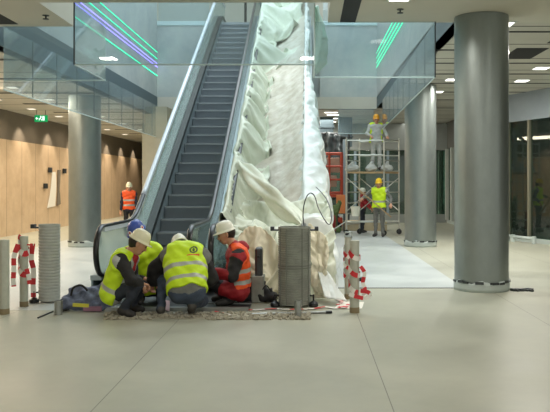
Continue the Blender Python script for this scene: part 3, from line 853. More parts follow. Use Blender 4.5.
# ------------------------------------------------------------------ people: one continuous surface each
def nets(f, org, h):
    """surface nets: vertices and quads of the zero level of grid f"""
    s = f < 0
    n = np.array(f.shape)-1
    cs = np.zeros(n, np.int8)
    for dx in (0, 1):
        for dy in (0, 1):
            for dz in (0, 1):
                cs += s[dx:dx+n[0], dy:dy+n[1], dz:dz+n[2]]
    act = (cs > 0) & (cs < 8)
    idx = -np.ones(n, np.int64); ijk = np.argwhere(act); idx[act] = np.arange(len(ijk))
    acc = np.zeros((len(ijk), 3)); cnt = np.zeros(len(ijk))
    I, J, K = ijk.T
    for ax in range(3):
        o1, o2 = [a for a in range(3) if a != ax]
        for p in (0, 1):
            for q in (0, 1):
                A = [I, J, K]; A = [a.copy() for a in A]; A[o1] += p; A[o2] += q
                B = [a.copy() for a in A]; B[ax] += 1
                fa = f[A[0], A[1], A[2]]; fb = f[B[0], B[1], B[2]]
                c_ = (fa < 0) != (fb < 0)
                t = np.where(c_, fa/np.where(c_, fa-fb, 1), 0)
                pos = np.zeros((len(ijk), 3)); pos[:, o1] = p; pos[:, o2] = q; pos[:, ax] = t
                acc += pos*c_[:, None]; cnt += c_
    vert = (ijk+acc/cnt[:, None])*h+np.array(org)
    faces = []
    for ax in range(3):
        o1, o2 = [(1, 2), (2, 0), (0, 1)][ax]
        sl = [slice(None)]*3; sl2 = [slice(None)]*3
        sl[ax] = slice(0, -1); sl2[ax] = slice(1, None)
        a = s[tuple(sl)]; b = s[tuple(sl2)]
        ch = np.argwhere(a != b)
        ch = ch[(ch[:, o1] > 0) & (ch[:, o2] > 0) & (ch[:, o1] < n[o1]) & (ch[:, o2] < n[o2])]
        ins = a[ch[:, 0], ch[:, 1], ch[:, 2]]
        def at(d1, d2):
            c_ = ch.copy(); c_[:, o1] += d1; c_[:, o2] += d2
            return idx[c_[:, 0], c_[:, 1], c_[:, 2]]
        q = np.stack([at(-1, -1), at(0, -1), at(0, 0), at(-1, 0)], 1)
        q[~ins] = q[~ins][:, ::-1]
        faces.append(q)
    F = np.concatenate(faces)
    return vert, F[(F >= 0).all(1)]

class Field:
    def __init__(s, lo, hi, h):
        s.h = h; s.lo = np.array(lo, float); s.n = np.ceil((np.array(hi)-s.lo)/h).astype(int)+1
        s.f = np.full(s.n, 1.0, np.float32); s.best = np.full(s.n, 1.0, np.float32); s.lab = np.zeros(s.n, np.int16)
    def block(s, lo, hi):
        a = np.clip(np.floor((np.array(lo)-s.lo)/s.h).astype(int), 0, s.n-1); b = np.clip(np.ceil((np.array(hi)-s.lo)/s.h).astype(int)+1, 1, s.n)
        sl = tuple(slice(i, j) for i, j in zip(a, b))
        g = [s.lo[i]+s.h*np.arange(a[i], b[i]) for i in range(3)]
        return sl, np.stack(np.meshgrid(*g, indexing='ij'), -1)
    def cap(s, a, b, ra, rb, lab, k=.02, wr=0):
        a = np.array(a, float); b = np.array(b, float); r = max(ra, rb)+.06+k
        sl, p = s.block(np.minimum(a, b)-r, np.maximum(a, b)+r)
        if 0 in p.shape: return
        ab = b-a; L = max(ab@ab, 1e-9)
        t = np.clip(((p-a)@ab)/L, 0, 1)
        d = np.linalg.norm(p-a-t[..., None]*ab, axis=-1)-(ra+(rb-ra)*t)
        if wr:
            d = d+wr*(np.sin(p[..., 0]*38+p[..., 2]*31+p[..., 1]*17)+np.sin(p[..., 2]*55-p[..., 0]*23+1.3)+.7*np.sin(p[..., 1]*61+p[..., 2]*20+p[..., 0]*13))*.5
        o = s.f[sl]
        hh = np.clip(.5+.5*(o-d)/k, 0, 1)
        s.f[sl] = o*(1-hh)+d*hh-k*hh*(1-hh)
        bs = s.best[sl]; m = d < bs
        s.best[sl] = np.where(m, d, bs); l = s.lab[sl]; s.lab[sl] = np.where(m, lab, l)
    def mesh(s, name, mats, parent, labfn=None, f=None):
        v, F = nets(s.f if f is None else f, s.lo, s.h)
        off = np.array(wloc(parent))
        me = bpy.data.meshes.new(name)
        me.vertices.add(len(v)); me.vertices.foreach_set('co', (v-off).ravel())
        me.loops.add(4*len(F)); me.loops.foreach_set('vertex_index', F.ravel().astype(np.int32))
        me.polygons.add(len(F)); me.polygons.foreach_set('loop_start', np.arange(0, 4*len(F), 4, dtype=np.int32))
        me.polygons.foreach_set('loop_total', np.full(len(F), 4, np.int32))
        c = v[F].mean(1)
        if labfn is not None: li = labfn(c)
        else:
            g = np.clip(np.round((c-s.lo)/s.h).astype(int), 0, s.n-1); li = s.lab[g[:, 0], g[:, 1], g[:, 2]].astype(np.int32)
        if callable(getattr(s, 'post', None)) and labfn is None: li = s.post(c, li)
        for m in mats: me.materials.append(m)
        me.update(); me.validate()
        me.polygons.foreach_set('material_index', np.ascontiguousarray(li, dtype=np.int32)[:len(me.polygons)])
        me.shade_smooth()
        o = bpy.data.objects.new(name, me); COL.objects.link(o); o.parent = parent
        return o

def ik(a, c_, l1, l2, pole):
    """middle joint between a and c_, bent towards pole"""
    a, c_ = V(a), V(c_); d = c_-a; L = min(d.length, (l1+l2)*.999); t = d.normalized()
    x = (l1*l1-l2*l2+L*L)/(2*L); h = math.sqrt(max(0, l1*l1-x*x))
    p = V(pole); p = p-t*p.dot(t); p.normalize()
    return a+t*x+p*h

def person(label, J, cols, vest, hat, res=.008, sc=1.0, vest_hem=-.03, bands=(.22, .5), logo=False, group=None, strap=None, vest_open=False, hair=True, puff=0.0, hatlabel=None, skirt=False, scarf=False):
    """J: joints in world metres (pelvis, neck, head, fwd, shL, shR, elL, elR, haL, haR, hiL, hiR, knL, knR, anL, anR, toL, toR);
    cols: materials for trunk, hips, upper arm, forearm, legs, boots"""
    J = {k: (V(v) if k not in ('fwd', 'hnL', 'hnR') else V(v).normalized()) for k, v in J.items()}
    pts = [v for k, v in J.items() if k not in ('fwd', 'hnL', 'hnR')]
    lo = [min(p[i] for p in pts)-.22 for i in range(3)]; hi = [max(p[i] for p in pts)+.24 for i in range(3)]
    lo[2] = max(lo[2], min(J['toL'].z, J['toR'].z)-.08)
    root = empty('person', (J['pelvis'].x, J['pelvis'].y, min(J['toL'].z, J['toR'].z)-.045*sc), label, 'person', group)
    F = Field(lo, hi, res)
    names = ['trunk', 'hips', 'uarm', 'farm', 'legs', 'boots']
    mats = [cols[n] for n in names]+[M['skin'], M['lip'], M['eye'], cols.get('collar', M['skin'])]
    SK, LIP, EYE, COLR = 6, 7, 8, 9
    s = sc
    Pv, N = J['pelvis'], J['neck']
    spine = (N-Pv).normalized()
    lat = (J['shR']-J['shL']).normalized()
    dep = spine.cross(lat).normalized()
    hl, hr = J['hiL'], J['hiR']
    mid = lambda a, b, t: a+(b-a)*t
    tr = []     # trunk capsules, shared with the vest
    for sh, hp in ((J['shL'], hl), (J['shR'], hr)):
        c1 = mid(Pv, hp, .55)+spine*.06*s; c2 = mid(N, sh, .5)-spine*.06*s
        m1 = mid(c1, c2, .5)
        tr.append((c1, m1, (.118+puff)*s, (.108+puff)*s)); tr.append((m1, c2, (.108+puff)*s, (.112+puff)*s))
        tr.append((mid(N, sh, .35)-spine*.03*s, sh-spine*.02*s, (.085+puff)*s, (.076+puff)*s))
        tr.append((N-spine*.02*s, sh, .058*s, .062*s))
    tr.append((Pv+spine*.05*s, N-spine*.1*s, .12*s, .11*s))
    for a, b, ra, rb in tr: F.cap(a, b, ra, rb, 0, .05, .006)
    F.cap(hl, hr, .118*s, .118*s, 1, .05, .004); F.cap(mid(hl, hr, .5)+spine*.05*s, Pv+spine*.08*s, .12*s, .12*s, 1, .04, .004)
    if skirt:
        for q in 'LR': F.cap(J['hi'+q], mid(J['hi'+q], J['kn'+q], .62)+V((0, 0, -.02)), .13*s, .10*s, 1, .05, .008)
        F.cap(N+spine*.0-J['fwd']*.07*s, N+J['fwd']*.05*s-spine*.02, .075*s, .065*s, COLR, .03, .006)
        F.cap(N-J['fwd']*.1*s-lat*.05*s-spine*.02, N-J['fwd']*.1*s+lat*.05*s-spine*.02, .07*s, .07*s, COLR, .03, .006)
    if scarf:
        ff = (J['fwd']-spine*J['fwd'].dot(spine)).normalized()
        F.cap(N+ff*.06*s-lat*.05*s, N+ff*.06*s+lat*.05*s, .05*s, .05*s, COLR, .02, .004)
        F.cap(N+ff*.09*s+lat*.04*s, N+ff*.12*s-spine*.14*s+lat*.05*s, .055*s, .045*s, COLR, .02, .004)
        F.cap(N+lat*.07*s+ff*.02*s, N+ff*.08*s-spine*.04*s+lat*.09*s, .05*s, .05*s, COLR, .02, .004)
    for q in 'LR':
        hp, kn, an, to = J['hi'+q], J['kn'+q], J['an'+q], J['to'+q]
        F.cap(hp, kn, .092*s, .066*s, 4, .03, .006); 
        F.cap(kn, mid(kn, an, .35), .064*s, .062*s, 4, .02, .006); F.cap(mid(kn, an, .35), an, .062*s, .05*s, 4, .02, .007)
        d = (to-an); d.z = 0; d = d.normalized() if d.length > .02 else V((0, -1, 0))
        tod = (to-an)
        F.cap(an, an+V((0, 0, -.02))*s, .05*s, .05*s, 5, .02)
        heel = an-tod.normalized()*.03*s+V((0, 0, -.02))*s
        F.cap(heel, mid(an, to, .55)+V((0, 0, -.01))*s, .044*s, .046*s, 5, .02)
        F.cap(mid(an, to, .5)+V((0, 0, -.012))*s, to, .046*s, .038*s, 5, .02)
        sh, el, ha = J['sh'+q], J['el'+q], J['ha'+q]
        F.cap(sh, el, (.064+puff)*s, (.053+puff)*s, 2, .03, .006)
        F.cap(el, mid(el, ha, .82), (.052+puff)*s, (.040+puff)*s, 3, .02, .006)
        F.cap(mid(el, ha, .8), ha, .031*s, .027*s, SK, .012)
        # hand: palm, four curled fingers, thumb
        d = (ha-el).normalized(); n = J.get('hn'+q, V((0, 0, -1))); n = (n-d*n.dot(d)).normalized(); sd = d.cross(n)
        if q == 'L': sd = -sd
        for o in (-.026, -.008, .010, .027):
            F.cap(ha+sd*o*.7*s, ha+d*.085*s+sd*o*s, .015*s, .0125*s, SK, .012)
        for o, L in ((-.030, .062), (-.010, .074), (.010, .080), (.030, .072)):
            b = ha+d*.085*s+sd*o*s
            c1 = b+(d*.8+n*.55).normalized()*L*.45*s; c2 = c1+(d*.35+n*.95).normalized()*L*.32*s; c3 = c2+(n-d*.25).normalized()*L*.26*s
            F.cap(b, c1, .0105*s, .0098*s, SK, .004); F.cap(c1, c2, .0098*s, .009*s, SK, .004); F.cap(c2, c3, .009*s, .0078*s, SK, .004)
        b = ha+d*.025*s+sd*.024*s; c1 = b+(d*.6+sd*.7+n*.35).normalized()*.042*s; c2 = c1+(d*.85+sd*.15+n*.4).normalized()*.034*s
        F.cap(b, c1, .0145*s, .0125*s, SK, .008); F.cap(c1, c2, .012*s, .0095*s, SK, .005)
    # neck and head
    H, f = J['head'], J['fwd']
    u = (V((0, 0, 1))-f*f.z); u.normalize(); r = f.cross(u)
    F.cap(N-spine*.02*s, H-u*.05*s-f*.02*s, .062*s, .056*s, SK, .03)
    F.cap(N-spine*.015*s, N+(H-N)*.22, .078*s, .066*s, COLR, .02)
    F.cap(H-f*.03*s+u*.02*s, H+f*.025*s+u*.02*s, .088*s, .082*s, SK, .02)
    F.cap(H+f*.035*s-u*.02*s, H+f*.048*s-u*.085*s, .066*s, .043*s, SK, .03)
    F.cap(H+f*.085*s+u*.012*s, H+f*.112*s-u*.034*s, .010*s, .015*s, SK, .014)
    F.cap(H+f*.09*s-u*.062*s-r*.016*s, H+f*.09*s-u*.062*s+r*.016*s, .012*s, .012*s, LIP, .008)
    for e in (-1, 1):
        F.cap(H+r*e*.084*s+u*.01*s-f*.005*s, H+r*e*.088*s-u*.03*s, .017*s, .012*s, SK, .008)
        F.cap(H+f*.088*s+r*e*.05*s+u*.03*s, H+f*.098*s+r*e*.014*s+u*.03*s, .009*s, .009*s, SK, .012)
    ep = [np.array(H+f*.09*s+r*e*.032*s+u*.006*s) for e in (-1, 1)]
    def post(c, li):
        li = li.copy()
        for e in ep: li[(np.linalg.norm(c-e, axis=1) < .017*s) & (li == SK)] = EYE
        return li
    F.post = post
    F.mesh('body', mats, root)
    # vest: thick shell round the trunk, cut at hem, neck and armholes
    if vest is not None:
        G = Field(lo, hi, res)
        for a, b, ra, rb in tr: G.cap(a, b, ra+.020*s, rb+.020*s, 0, .05, .007)
        G.cap(hl, hr, .137*s, .137*s, 0, .05, .005)
        G.cap(mid(hl, hr, .5)+spine*.05*s, Pv+spine*.08*s, .14*s, .14*s, 0, .04, .005)
        X, Yg, Z = [G.lo[i]+G.h*np.arange(G.n[i]) for i in range(3)]
        p = np.stack(np.meshgrid(X, Yg, Z, indexing='ij'), -1)
        dt = lambda o, w: (p-np.array(o))@np.array(w)
        g = G.f
        hem = Pv+spine*vest_hem*s
        ts = dt(hem, spine)
        g = np.maximum(g, -ts+.012*np.sin(dt(Pv, lat)*26))
        for sh, sg in ((J['shL'], -1), (J['shR'], 1)):
            low = 1-np.clip((dt(sh, -spine)-.05)/.2, 0, 1)         # armhole deepest at the shoulder
            g = np.maximum(g, dt(sh, lat*sg)-.028*s-(1-low)*.12)
        if vest_open: g = np.maximum(g, np.where(dt(N, J['fwd']-spine*spine.dot(J['fwd'])) > .075, 1, -1)*.02)
        g = np.maximum(g, .088*s-np.linalg.norm(p-np.array(N+(H-N)*.35), axis=-1))
        Lsp = (N-Pv).length
        def lf(c):
            t = ((c-np.array(Pv))@np.array(spine))/Lsp
            t = t-.05*np.abs((c-np.array(Pv))@np.array(lat))*0
            li = np.zeros(len(c), np.int32)
            for b0 in bands: li[(t > b0) & (t < b0+.055/Lsp)] = 1
            if logo:
                a = (c-np.array(Pv))@np.array(lat); bk = (c-np.array(Pv))@np.array(dep)
                cz = .80; a0 = .045
                rr = np.hypot(a-a0, (t-cz)*Lsp)
                back = bk*logo > .03
                li[(rr > .030) & (rr < .050) & back] = 2
                li[(np.abs(a-a0) < .075) & (np.abs((t-cz)*Lsp+.072) < .010) & back] = 3
                li[(np.abs(a-a0) < .014) & (rr < .022) & back] = 2
            return li
        G.mesh('vest', [vest, M['reflect'], M['logo_d'], M['logo_r']], root, lf, f=g)
    # hair under the hat
    if hair:
        Hf = Field([H[i]-.16 for i in range(3)], [H[i]+.16 for i in range(3)], .008)
        Hf.cap(H-f*.035*s+u*.018*s, H+f*.02*s+u*.018*s, .094*s, .086*s, 0, .02)
        Hf.cap(H-f*.05*s, H-f*.05*s-u*.04*s, .07*s, .052*s, 0, .03)
        X, Yg, Z = [Hf.lo[i]+Hf.h*np.arange(Hf.n[i]) for i in range(3)]
        p = np.stack(np.meshgrid(X, Yg, Z, indexing='ij'), -1)-np.array(H)
        g = np.maximum(Hf.f, p@np.array(f)-.015*s-np.clip(p@np.array(u)-.035, 0, .05)*1.2)
        Hf.mesh('hair', [M['hair']], root, lambda c: np.zeros(len(c), np.int32), f=g)
    # hard hat
    hm = MB(); rot = Matrix((r, f, u)).transposed()
    n = 28; c0 = H+u*.042*s
    prof_ = [(1.16, -.012), (1.17, -.004), (1.02, .004), (1.0, .03), (.95, .065), (.82, .098), (.6, .122), (.3, .136), (.02, .14)]
    rows = []
    for rr, z in prof_:
        row = []
        for k in range(n):
            a = 2*PI*k/n
            x = .099*rr*math.cos(a); y_ = .119*rr*math.sin(a)
            if rr > 1.1: y_ += .036*max(0, math.sin(a))**2
            zz = z
            if .3 < rr < 1.0 and abs(math.cos(a)) < .24: zz += .008
            row.append(c0+rot @ V((x*s, (y_-.008)*s, zz*s)))
        rows.append(row)
    k = hm.quadgrid(rows, closed_u=True)
    hm.f.append(tuple(k+i for i in range(n))[::-1]); hm.m.append(0)
    hm.f.append(tuple(k+(len(rows)-1)*n+i for i in range(n))); hm.m.append(0)
    ho = hm.build('hard_hat', hat, root, smooth=True)
    if hatlabel == 'stickers':
        for a in (PI*.5, PI*1.02, PI*1.5, PI*.1):
            d = V((.105*math.cos(a), .128*math.sin(a)-.008, .04))
            q = c0+rot @ (d*s); nn = (rot @ V((math.cos(a), math.sin(a), .25))).normalized()
            st = MB().cyl(q-nn*.004, q+nn*.003, .026*s, 14, mi=0)
            st.cyl(q, q+nn*.0045, .014*s, 10, mi=1)
            st.build('sticker', [M['paper'], M['tape_r']], ho)
    return root

def cols(trunk, hips, uarm, farm, legs, boots='boot', collar=None):
    d = dict(trunk=M[trunk], hips=M[hips], uarm=M[uarm], farm=M[farm], legs=M[legs], boots=M[boots])
    if collar: d['collar'] = M[collar]
    return d
def on(px, py, Y, z=None):
    p = P(px, py, Y)
    if z is not None: p.z = z
    return p
# A: squatting at the left, white hat, turned right, right side to us
A = dict(pelvis=P(112, 294, 9.22), neck=P(128, 254, 9.16), head=P(138.5, 243.5, 9.1), fwd=(.86, .10, -.48),
         shR=P(121, 260, 8.98), shL=P(131, 257, 9.34), elR=P(131, 280, 8.86), haR=P(141, 283, 8.95), haL=P(142, 285, 9.22),
         hiR=P(112, 296, 9.12), hiL=P(112, 295, 9.32), anR=on(123, 0, 8.98, .09), toR=on(133, 0, 8.93, .045), anL=on(131, 0, 9.3, .09), toL=on(142, 0, 9.3, .045), knR=P(138, 285, 8.95))
A['elL'] = ik(A['shL'], A['haL'], .28, .26, (0, .3, -1))
A['knL'] = P(143, 286, 9.36)
person('crouching person in lime vest, white hard hat and red scarf, leftmost of the group', A,
       cols('palecloth', 'palecloth', 'blackcloth', 'blackcloth', 'darkjeans', collar='red'), M['lime'], M['cream_hat'], bands=(.14,), vest_hem=-.06, hair=True, puff=.018, scarf=True, vest_open=True)
# B: behind A, blue hat
B = dict(pelvis=P(150, 287, 10.25), neck=P(147, 246, 10.1), head=P(137, 233, 9.9), fwd=(-.35, -.75, -.5),
         shR=P(136, 256, 9.95), shL=P(160, 252, 10.1), haR=P(146, 279, 9.82), haL=P(153, 278, 9.86),
         hiR=P(146, 288, 10.1), hiL=P(156, 288, 10.2), anR=on(141, 0, 10.0, .09), toR=on(139, 0, 9.8, .045), anL=on(160, 0, 10.1, .09), toL=on(160, 0, 9.88, .045))
B['elR'] = ik(B['shR'], B['haR'], .28, .26, (-.6, -.2, -.6)); B['elL'] = ik(B['shL'], B['haL'], .28, .26, (.8, -.2, -.5))
B['knR'] = ik(B['hiR'], B['anR'], .38, .38, (-.5, -1, .5)); B['knL'] = ik(B['hiL'], B['anL'], .38, .38, (.5, -1, .5))
person('crouching person in blue hard hat with stickers, half hidden behind the leftmost worker', B,
       cols('blackcloth', 'navy', 'blackcloth', 'blackcloth', 'darkjeans'), M['lime'], M['blue_hat'], hatlabel='stickers', bands=(.2,))
# C: middle, back to us, leaning in
C_ = dict(pelvis=P(187, 290, 9.02), neck=P(184, 249, 9.36), head=P(180, 247.5, 9.50), fwd=(-.30, .62, -.70),
          shL=P(170, 256, 9.36), shR=P(201, 257, 9.38), elL=P(156, 269, 9.42), haL=P(153, 282, 9.46), elR=P(210, 278, 9.42), haR=P(192, 291, 9.66),
          hiL=P(179, 294, 9.0), hiR=P(196, 294, 9.0), knL=P(163, 281, 9.34), anL=on(161, 0, 9.12, .09), toL=on(159, 0, 9.34, .045),
          knR=P(203, 301, 9.42), anR=on(192, 0, 9.0, .15), toR=on(191, 0, 9.14, .045))
person('crouching person in lime vest seen from behind, white hard hat bent down, in the middle', C_,
       cols('greycloth', 'jeans', 'blackcloth', 'blackcloth', 'jeans', boots='sole'), M['lime'], M['white_hat'], bands=(.12, .42), logo=-1, vest_hem=-.02, puff=.05)
# D: right, orange vest over red jacket, profile to the left
D = dict(pelvis=P(238, 288, 9.95), neck=P(236, 248, 9.9), head=P(226, 234, 9.9), fwd=(-.93, -.2, -.30),
         shL=P(238, 256, 9.72), shR=P(236, 255, 10.1), elL=P(232, 276, 9.62), haL=P(212, 272, 9.70), haR=P(210, 274, 10.0),
         hiL=P(239, 291, 9.84), hiR=P(239, 291, 10.08), knL=P(214, 284, 9.74), anL=on(230, 0, 9.82, .09), toL=on(218, 0, 9.76, .045),
         knR=P(213, 285, 10.12), anR=on(227, 0, 10.12, .09), toR=on(214, 0, 10.14, .045), hnL=(0, .5, -1))
D['elR'] = ik(D['shR'], D['haR'], .28, .26, (.5, .3, -1))
person('crouching person in orange vest over a red jacket and white hard hat, facing left', D,
       cols('red', 'red', 'blackcloth', 'red', 'blackcloth', collar='red'), M['orange'], M['white_hat'], bands=(.16, .44), vest_hem=.03, puff=.028, vest_open=True, skirt=True)
# E: far left, standing in orange vest
def standing(o, sc, face, hat, vest, c_, label, haL=None, haR=None, **k):
    o = V(o); q = Matrix.Rotation(face, 3, 'Z')    # face 0 = looks towards -Y
    w = lambda x, y, z: o+q @ (V((x, y, z))*sc)
    J = dict(pelvis=w(0, 0, .95), neck=w(0, .0, 1.47), head=w(0, -.03, 1.62), fwd=q @ V((0, -1, -.12)),
             shL=w(.19, 0, 1.42), shR=w(-.19, 0, 1.42), hiL=w(.09, 0, .92), hiR=w(-.09, 0, .92),
             knL=w(.11, -.03, .5), knR=w(-.10, -.02, .5), anL=w(.12, .02, .09), anR=w(-.11, .02, .09), toL=w(.15, -.13, .045), toR=w(-.14, -.13, .045))
    J['haL'] = w(*(haL or (.27, -.1, .82))); J['haR'] = w(*(haR or (-.27, -.1, .82)))
    J['elL'] = ik(J['shL'], J['haL'], .29*sc, .26*sc, q @ V((.5, .8, -.3))); J['elR'] = ik(J['shR'], J['haR'], .29*sc, .26*sc, q @ V((-.5, .8, -.3)))
    return person(label, J, c_, vest, hat, res=.009, sc=sc, vest_hem=-.06, **k)
pE = P(129, 0, 23.2); pE.z = 0
standing(pE, .92, R(12), M['cream_hat'], M['orange'], cols('navy', 'navy', 'navy', 'navy', 'blackcloth', collar='navy'),
         'person standing far off in an orange vest and dark clothes before the wooden wall', bands=(.1, .42))
pF = P(376, 0, 23.75); pF.z = 2.03
standing(pF, .99, R(10), M['orange_hat'], M['lime'], cols('palecloth', 'palecloth', 'palecloth', 'palecloth', 'palecloth', collar='palecloth'),
         'person in amber hard hat and lime vest standing on top of the scaffold', haL=(.30, -.28, 1.06), haR=(-.26, -.30, 1.08), bands=(.3,), vest_open=True)
pG = P(379, 0, 22.75); pG.z = 0
standing(pG, .99, R(-20), M['yellow_hat'], M['lime'], cols('palecloth', 'greycloth', 'greycloth', 'greycloth', 'greycloth', collar='greycloth'),
         'person in yellow hard hat and lime vest standing at the foot of the scaffold', haL=(.40, -.12, 1.0), haR=(-.46, -.26, 1.16), bands=(.2,))
# ------------------------------------------------------------------ posts, cylinders, tape and gear
def ground(px, py): 
    Y = 750*1.6/(py-184); return V(((px-308)*Y/750, Y, 0))
def bollard(p, r, h, label, bracket=False, group='pale grey bollards'):
    t = empty('bollard', p, label, 'bollard', group)
    MB().lathe(p, [(r, .06), (r, h-.012), (r*.96, h-.003), (r*.9, h)], 24).build('post', M['bollard'], t, smooth='auto')
    MB().lathe(p, [(r*1.03, 0), (r*1.03, .07)], 24).build('base_sleeve', M['tan'], t, smooth='auto')
    if bracket:
        b = MB(); z = h
        b.box((-.055, -.05, z), (.055, .05, z+.012), c=p).box((-.055, -.05, z+.06), (.055, .05, z+.075), c=p)
        b.box((-.055, -.05, z), (-.042, .05, z+.075), c=p).box((.042, -.05, z), (.055, .05, z+.075), c=p)
        b.build('bracket', M['collar'], t)
    return t
b1 = ground(4.5, 314); bollard(b1, .058, .915, 'plain grey bollard at the left edge of the photo')
b2 = ground(24, 306.5); bollard(b2, .054, .92, 'grey bollard wrapped in red and white tape, second from the left')
b3 = ground(354.5, 312.5); bollard(b3, .06, .90, 'grey bollard in front at the right, wrapped in red and white tape')
b4 = ground(348.5, 300); b4.y += .1; bollard(b4, .05, .86, 'grey bollard with a bracket on top, behind the taped right one', True)

def tape(name, pts, w, label, n=None, twist=0, seg=.11, mode='z', loc=None):
    """striped barrier tape following pts; mode z = ribbon stands upright, y = lies flat"""
    sp = spl([V(p) for p in pts], 7); rows = []; acc = 0; mats_ = []
    for i, p in enumerate(sp):
        t = (sp[min(i+1, len(sp)-1)]-sp[max(i-1, 0)]).normalized()
        if mode == 'z': s_ = V((0, 0, 1))
        elif mode == 'x': s_ = V((.97, .25, 0))
        else: s_ = t.cross(V((0, 0, 1)))
        if twist:
            s_ = Matrix.Rotation(twist*i/len(sp)*2*PI, 3, t) @ s_
        s_ = s_-t*s_.dot(t)
        if s_.length < 1e-4: s_ = V((1, 0, 0))
        s_.normalize()
        if i: acc += (p-sp[i-1]).length
        rows.append([p-s_*w/2, p, p+s_*w/2]); mats_.append(int(acc/seg) % 2)
    mb = MB(); mb.quadgrid(rows, mi=lambda i, j: mats_[i])
    return tag(mb.build(name, [M['tape_r'], M['tape_w']], loc=loc or sp[0], solid=.002, fixn=False), label, 'tape', 'red and white barrier tape')
def helix(p, r, z0, z1, turns, n=14, ph=0, sag=0):
    out = []
    N = int(n*turns)
    for i in range(N+1):
        a = ph+2*PI*turns*i/N
        out.append(V((p[0]+r*math.cos(a), p[1]+r*math.sin(a), z0+(z1-z0)*i/N+sag*math.sin(a*1.0)*.5)))
    return out
# left: wrap on second bollard, a hanging tail, a strip to the cylinder
tape('barrier_tape', helix(b2, .066, .88, .42, 1.7, ph=2.5, sag=.16), .075, 'tape wound round the second bollard from the left', seg=.07)
tape('barrier_tape', [b2+V((-.05, -.07, .82)), b2+V((-.10, -.075, .66)), b2+V((-.105, -.07, .5)), b2+V((-.11, -.075, .36)), b2+V((-.105, -.07, .27))], .06, 'tape tail hanging left of the second bollard from the left', seg=.09, mode='x')
tape('barrier_tape', [b2+V((.055, -.06, .5)), b2+V((.085, -.065, .4)), b2+V((.095, -.06, .3))], .055, 'short tape tail hanging right of the second bollard from the left', seg=.07, mode='x')
cyl1 = ground(49.5, 302); 
tape('barrier_tape', [b2+V((.05, -.03, .81)), b2+V((.1, .05, .80)), cyl1+V((-.19, -.05, .80)), cyl1+V((-.18, -.06, .74))], .02, 'thin strip of tape from the second bollard to the light ribbed cylinder', seg=.09)
st_ = ground(36.2, 302)
# ribbed cylinders
def ribbed(p, r, h, m, nr, label, side, foot):
    t = empty('ribbed_cylinder', p, label, 'cylinder')
    prof_ = []
    for i in range(nr):
        z0 = .03+(h-.06)*i/nr; dz = (h-.06)/nr
        prof_ += [(r, z0), (r, z0+dz*.55), (r*.955, z0+dz*.68), (r*.955, z0+dz*.9)]
    prof_ = [(r*.9, .02), (r, .03)]+prof_[1:]+[(r, h-.03), (r, h), (r*.93, h), (r*.93, h-.02)]
    MB().lathe(p, prof_, 48).build('drum', m, t, smooth='auto')
    cap = MB().lathe(p, [(r*.93, h-.05), (r*.93, h-.03), (.02, h-.025)], 48); cap.build('cap', M['darksteel'], t)
    for sx in side:
        b = MB(); x0 = r*.8*sx; x1 = (r+.10)*sx
        b.box((min(x0, x1), -.05, h-.055), (max(x0, x1), .05, h-.035), c=p).box((min(x1, x1-.05*sx), -.05, h-.055), (max(x1, x1-.05*sx), .05, h+.0), c=p)
        b.build('bracket', M['darksteel'], t, bevel=.004)
    for sx in foot:
        b = MB(); c_ = p+V(((r+.035)*sx, -.09, 0))
        b.lathe(c_, [(.055, 0), (.066, .015), (.06, .05), (.03, .07), (.015, .08)], 18)
        b.cyl(c_+V((0, 0, .07)), c_+V((0, 0, .16)), .012, 8).cyl(c_+V((0, 0, .14)), c_+V((-.06*sx, .05, .14)), .01, 8)
        b.build('foot', M['rubber'], t, smooth='auto')
    return t
ribbed(cyl1, .142, 1.055, M['ribbed'], 24, 'tall light grey ribbed cylinder by the left bollards', (-1,), (-1,))
cyl2 = ground(294.5, 305.5); 
rc = ribbed(cyl2, .215, 1.04, M['ribbed_d'], 34, 'tall dark ribbed cylinder before the draped escalator', (-1, 1), (-1, 1))
b = MB()
for a in (-.62, -.30, .30, .62):
    x = .219*math.sin(a*1.6); y = -.219*math.cos(a*1.6); b.box((x-.006, y-.006, .03), (x+.006, y+.006, 1.02), c=cyl2)
for z in (.5, .53): b.lathe(cyl2+V((0, 0, z)), [(.218, 0), (.218, .012)], 40)
b.build('strap', mat('strap_grey', lin(118, 121, 114), .6), rc)
# thin upright and tape beside the light cylinder
tape('barrier_tape', [st_+V((-.01, -.1, .80)), st_+V((-.03, -.1, .6)), st_+V((-.0, -.1, .45)), st_+V((-.005, -.1, .25)), st_+V((0, -.1, .08))], .065, 'tape hanging straight down the light ribbed cylinder', seg=.11, mode='x')
# pipe stubs
def stub(p, r, h, label):
    t = MB(); t.lathe(p, [(r, 0), (r, h), (r*.85, h), (r*.85, h-.03), (.005, h-.03)], 24)
    tag(t.build('pipe_stub', M['steel'], loc=p, smooth='auto'), label, 'pipe', 'short steel pipe stubs')
stub(ground(58.5, 314.5), .05, .17, 'short steel pipe stub left of the tool bag'); 
stub(ground(298, 317.5), .042, .205, 'short steel pipe stub in front of the dark ribbed cylinder')
c_ = ground(35, 303)
# right bollards: windings and loose ends
tape('barrier_tape', helix(b3, .072, .78, .30, 2.3, ph=3.4, sag=.10), .06, 'tape wound round the front right bollard', seg=.10)
tape('barrier_tape', helix(b4, .064, .72, .34, 2.5, ph=1.0, sag=.08), .05, 'tape wound round the bracketed right bollard', seg=.09)
tape('barrier_tape', [b3+V((.07, -.05, .58)), b3+V((.12, -.06, .5)), b3+V((.10, -.05, .38)), b3+V((.125, -.06, .3)), b3+V((.11, -.05, .22))], .05, 'tape end hanging right of the front right bollard', seg=.07, mode='x')
tape('barrier_tape', [b3+V((.07, -.07, .28)), b3+V((.15, -.08, .27)), b3+V((.19, -.06, .23)), b3+V((.13, -.08, .19)), b3+V((.02, -.085, .21)), b3+V((-.07, -.07, .24))], .05, 'knotted tape end low on the front right bollard', seg=.12)
g0 = [ground(x, y) for x, y in ((240, 310), (255, 311), (272, 309.5), (290, 310.5), (312, 309.5), (325, 308), (336, 309), (346, 307))]
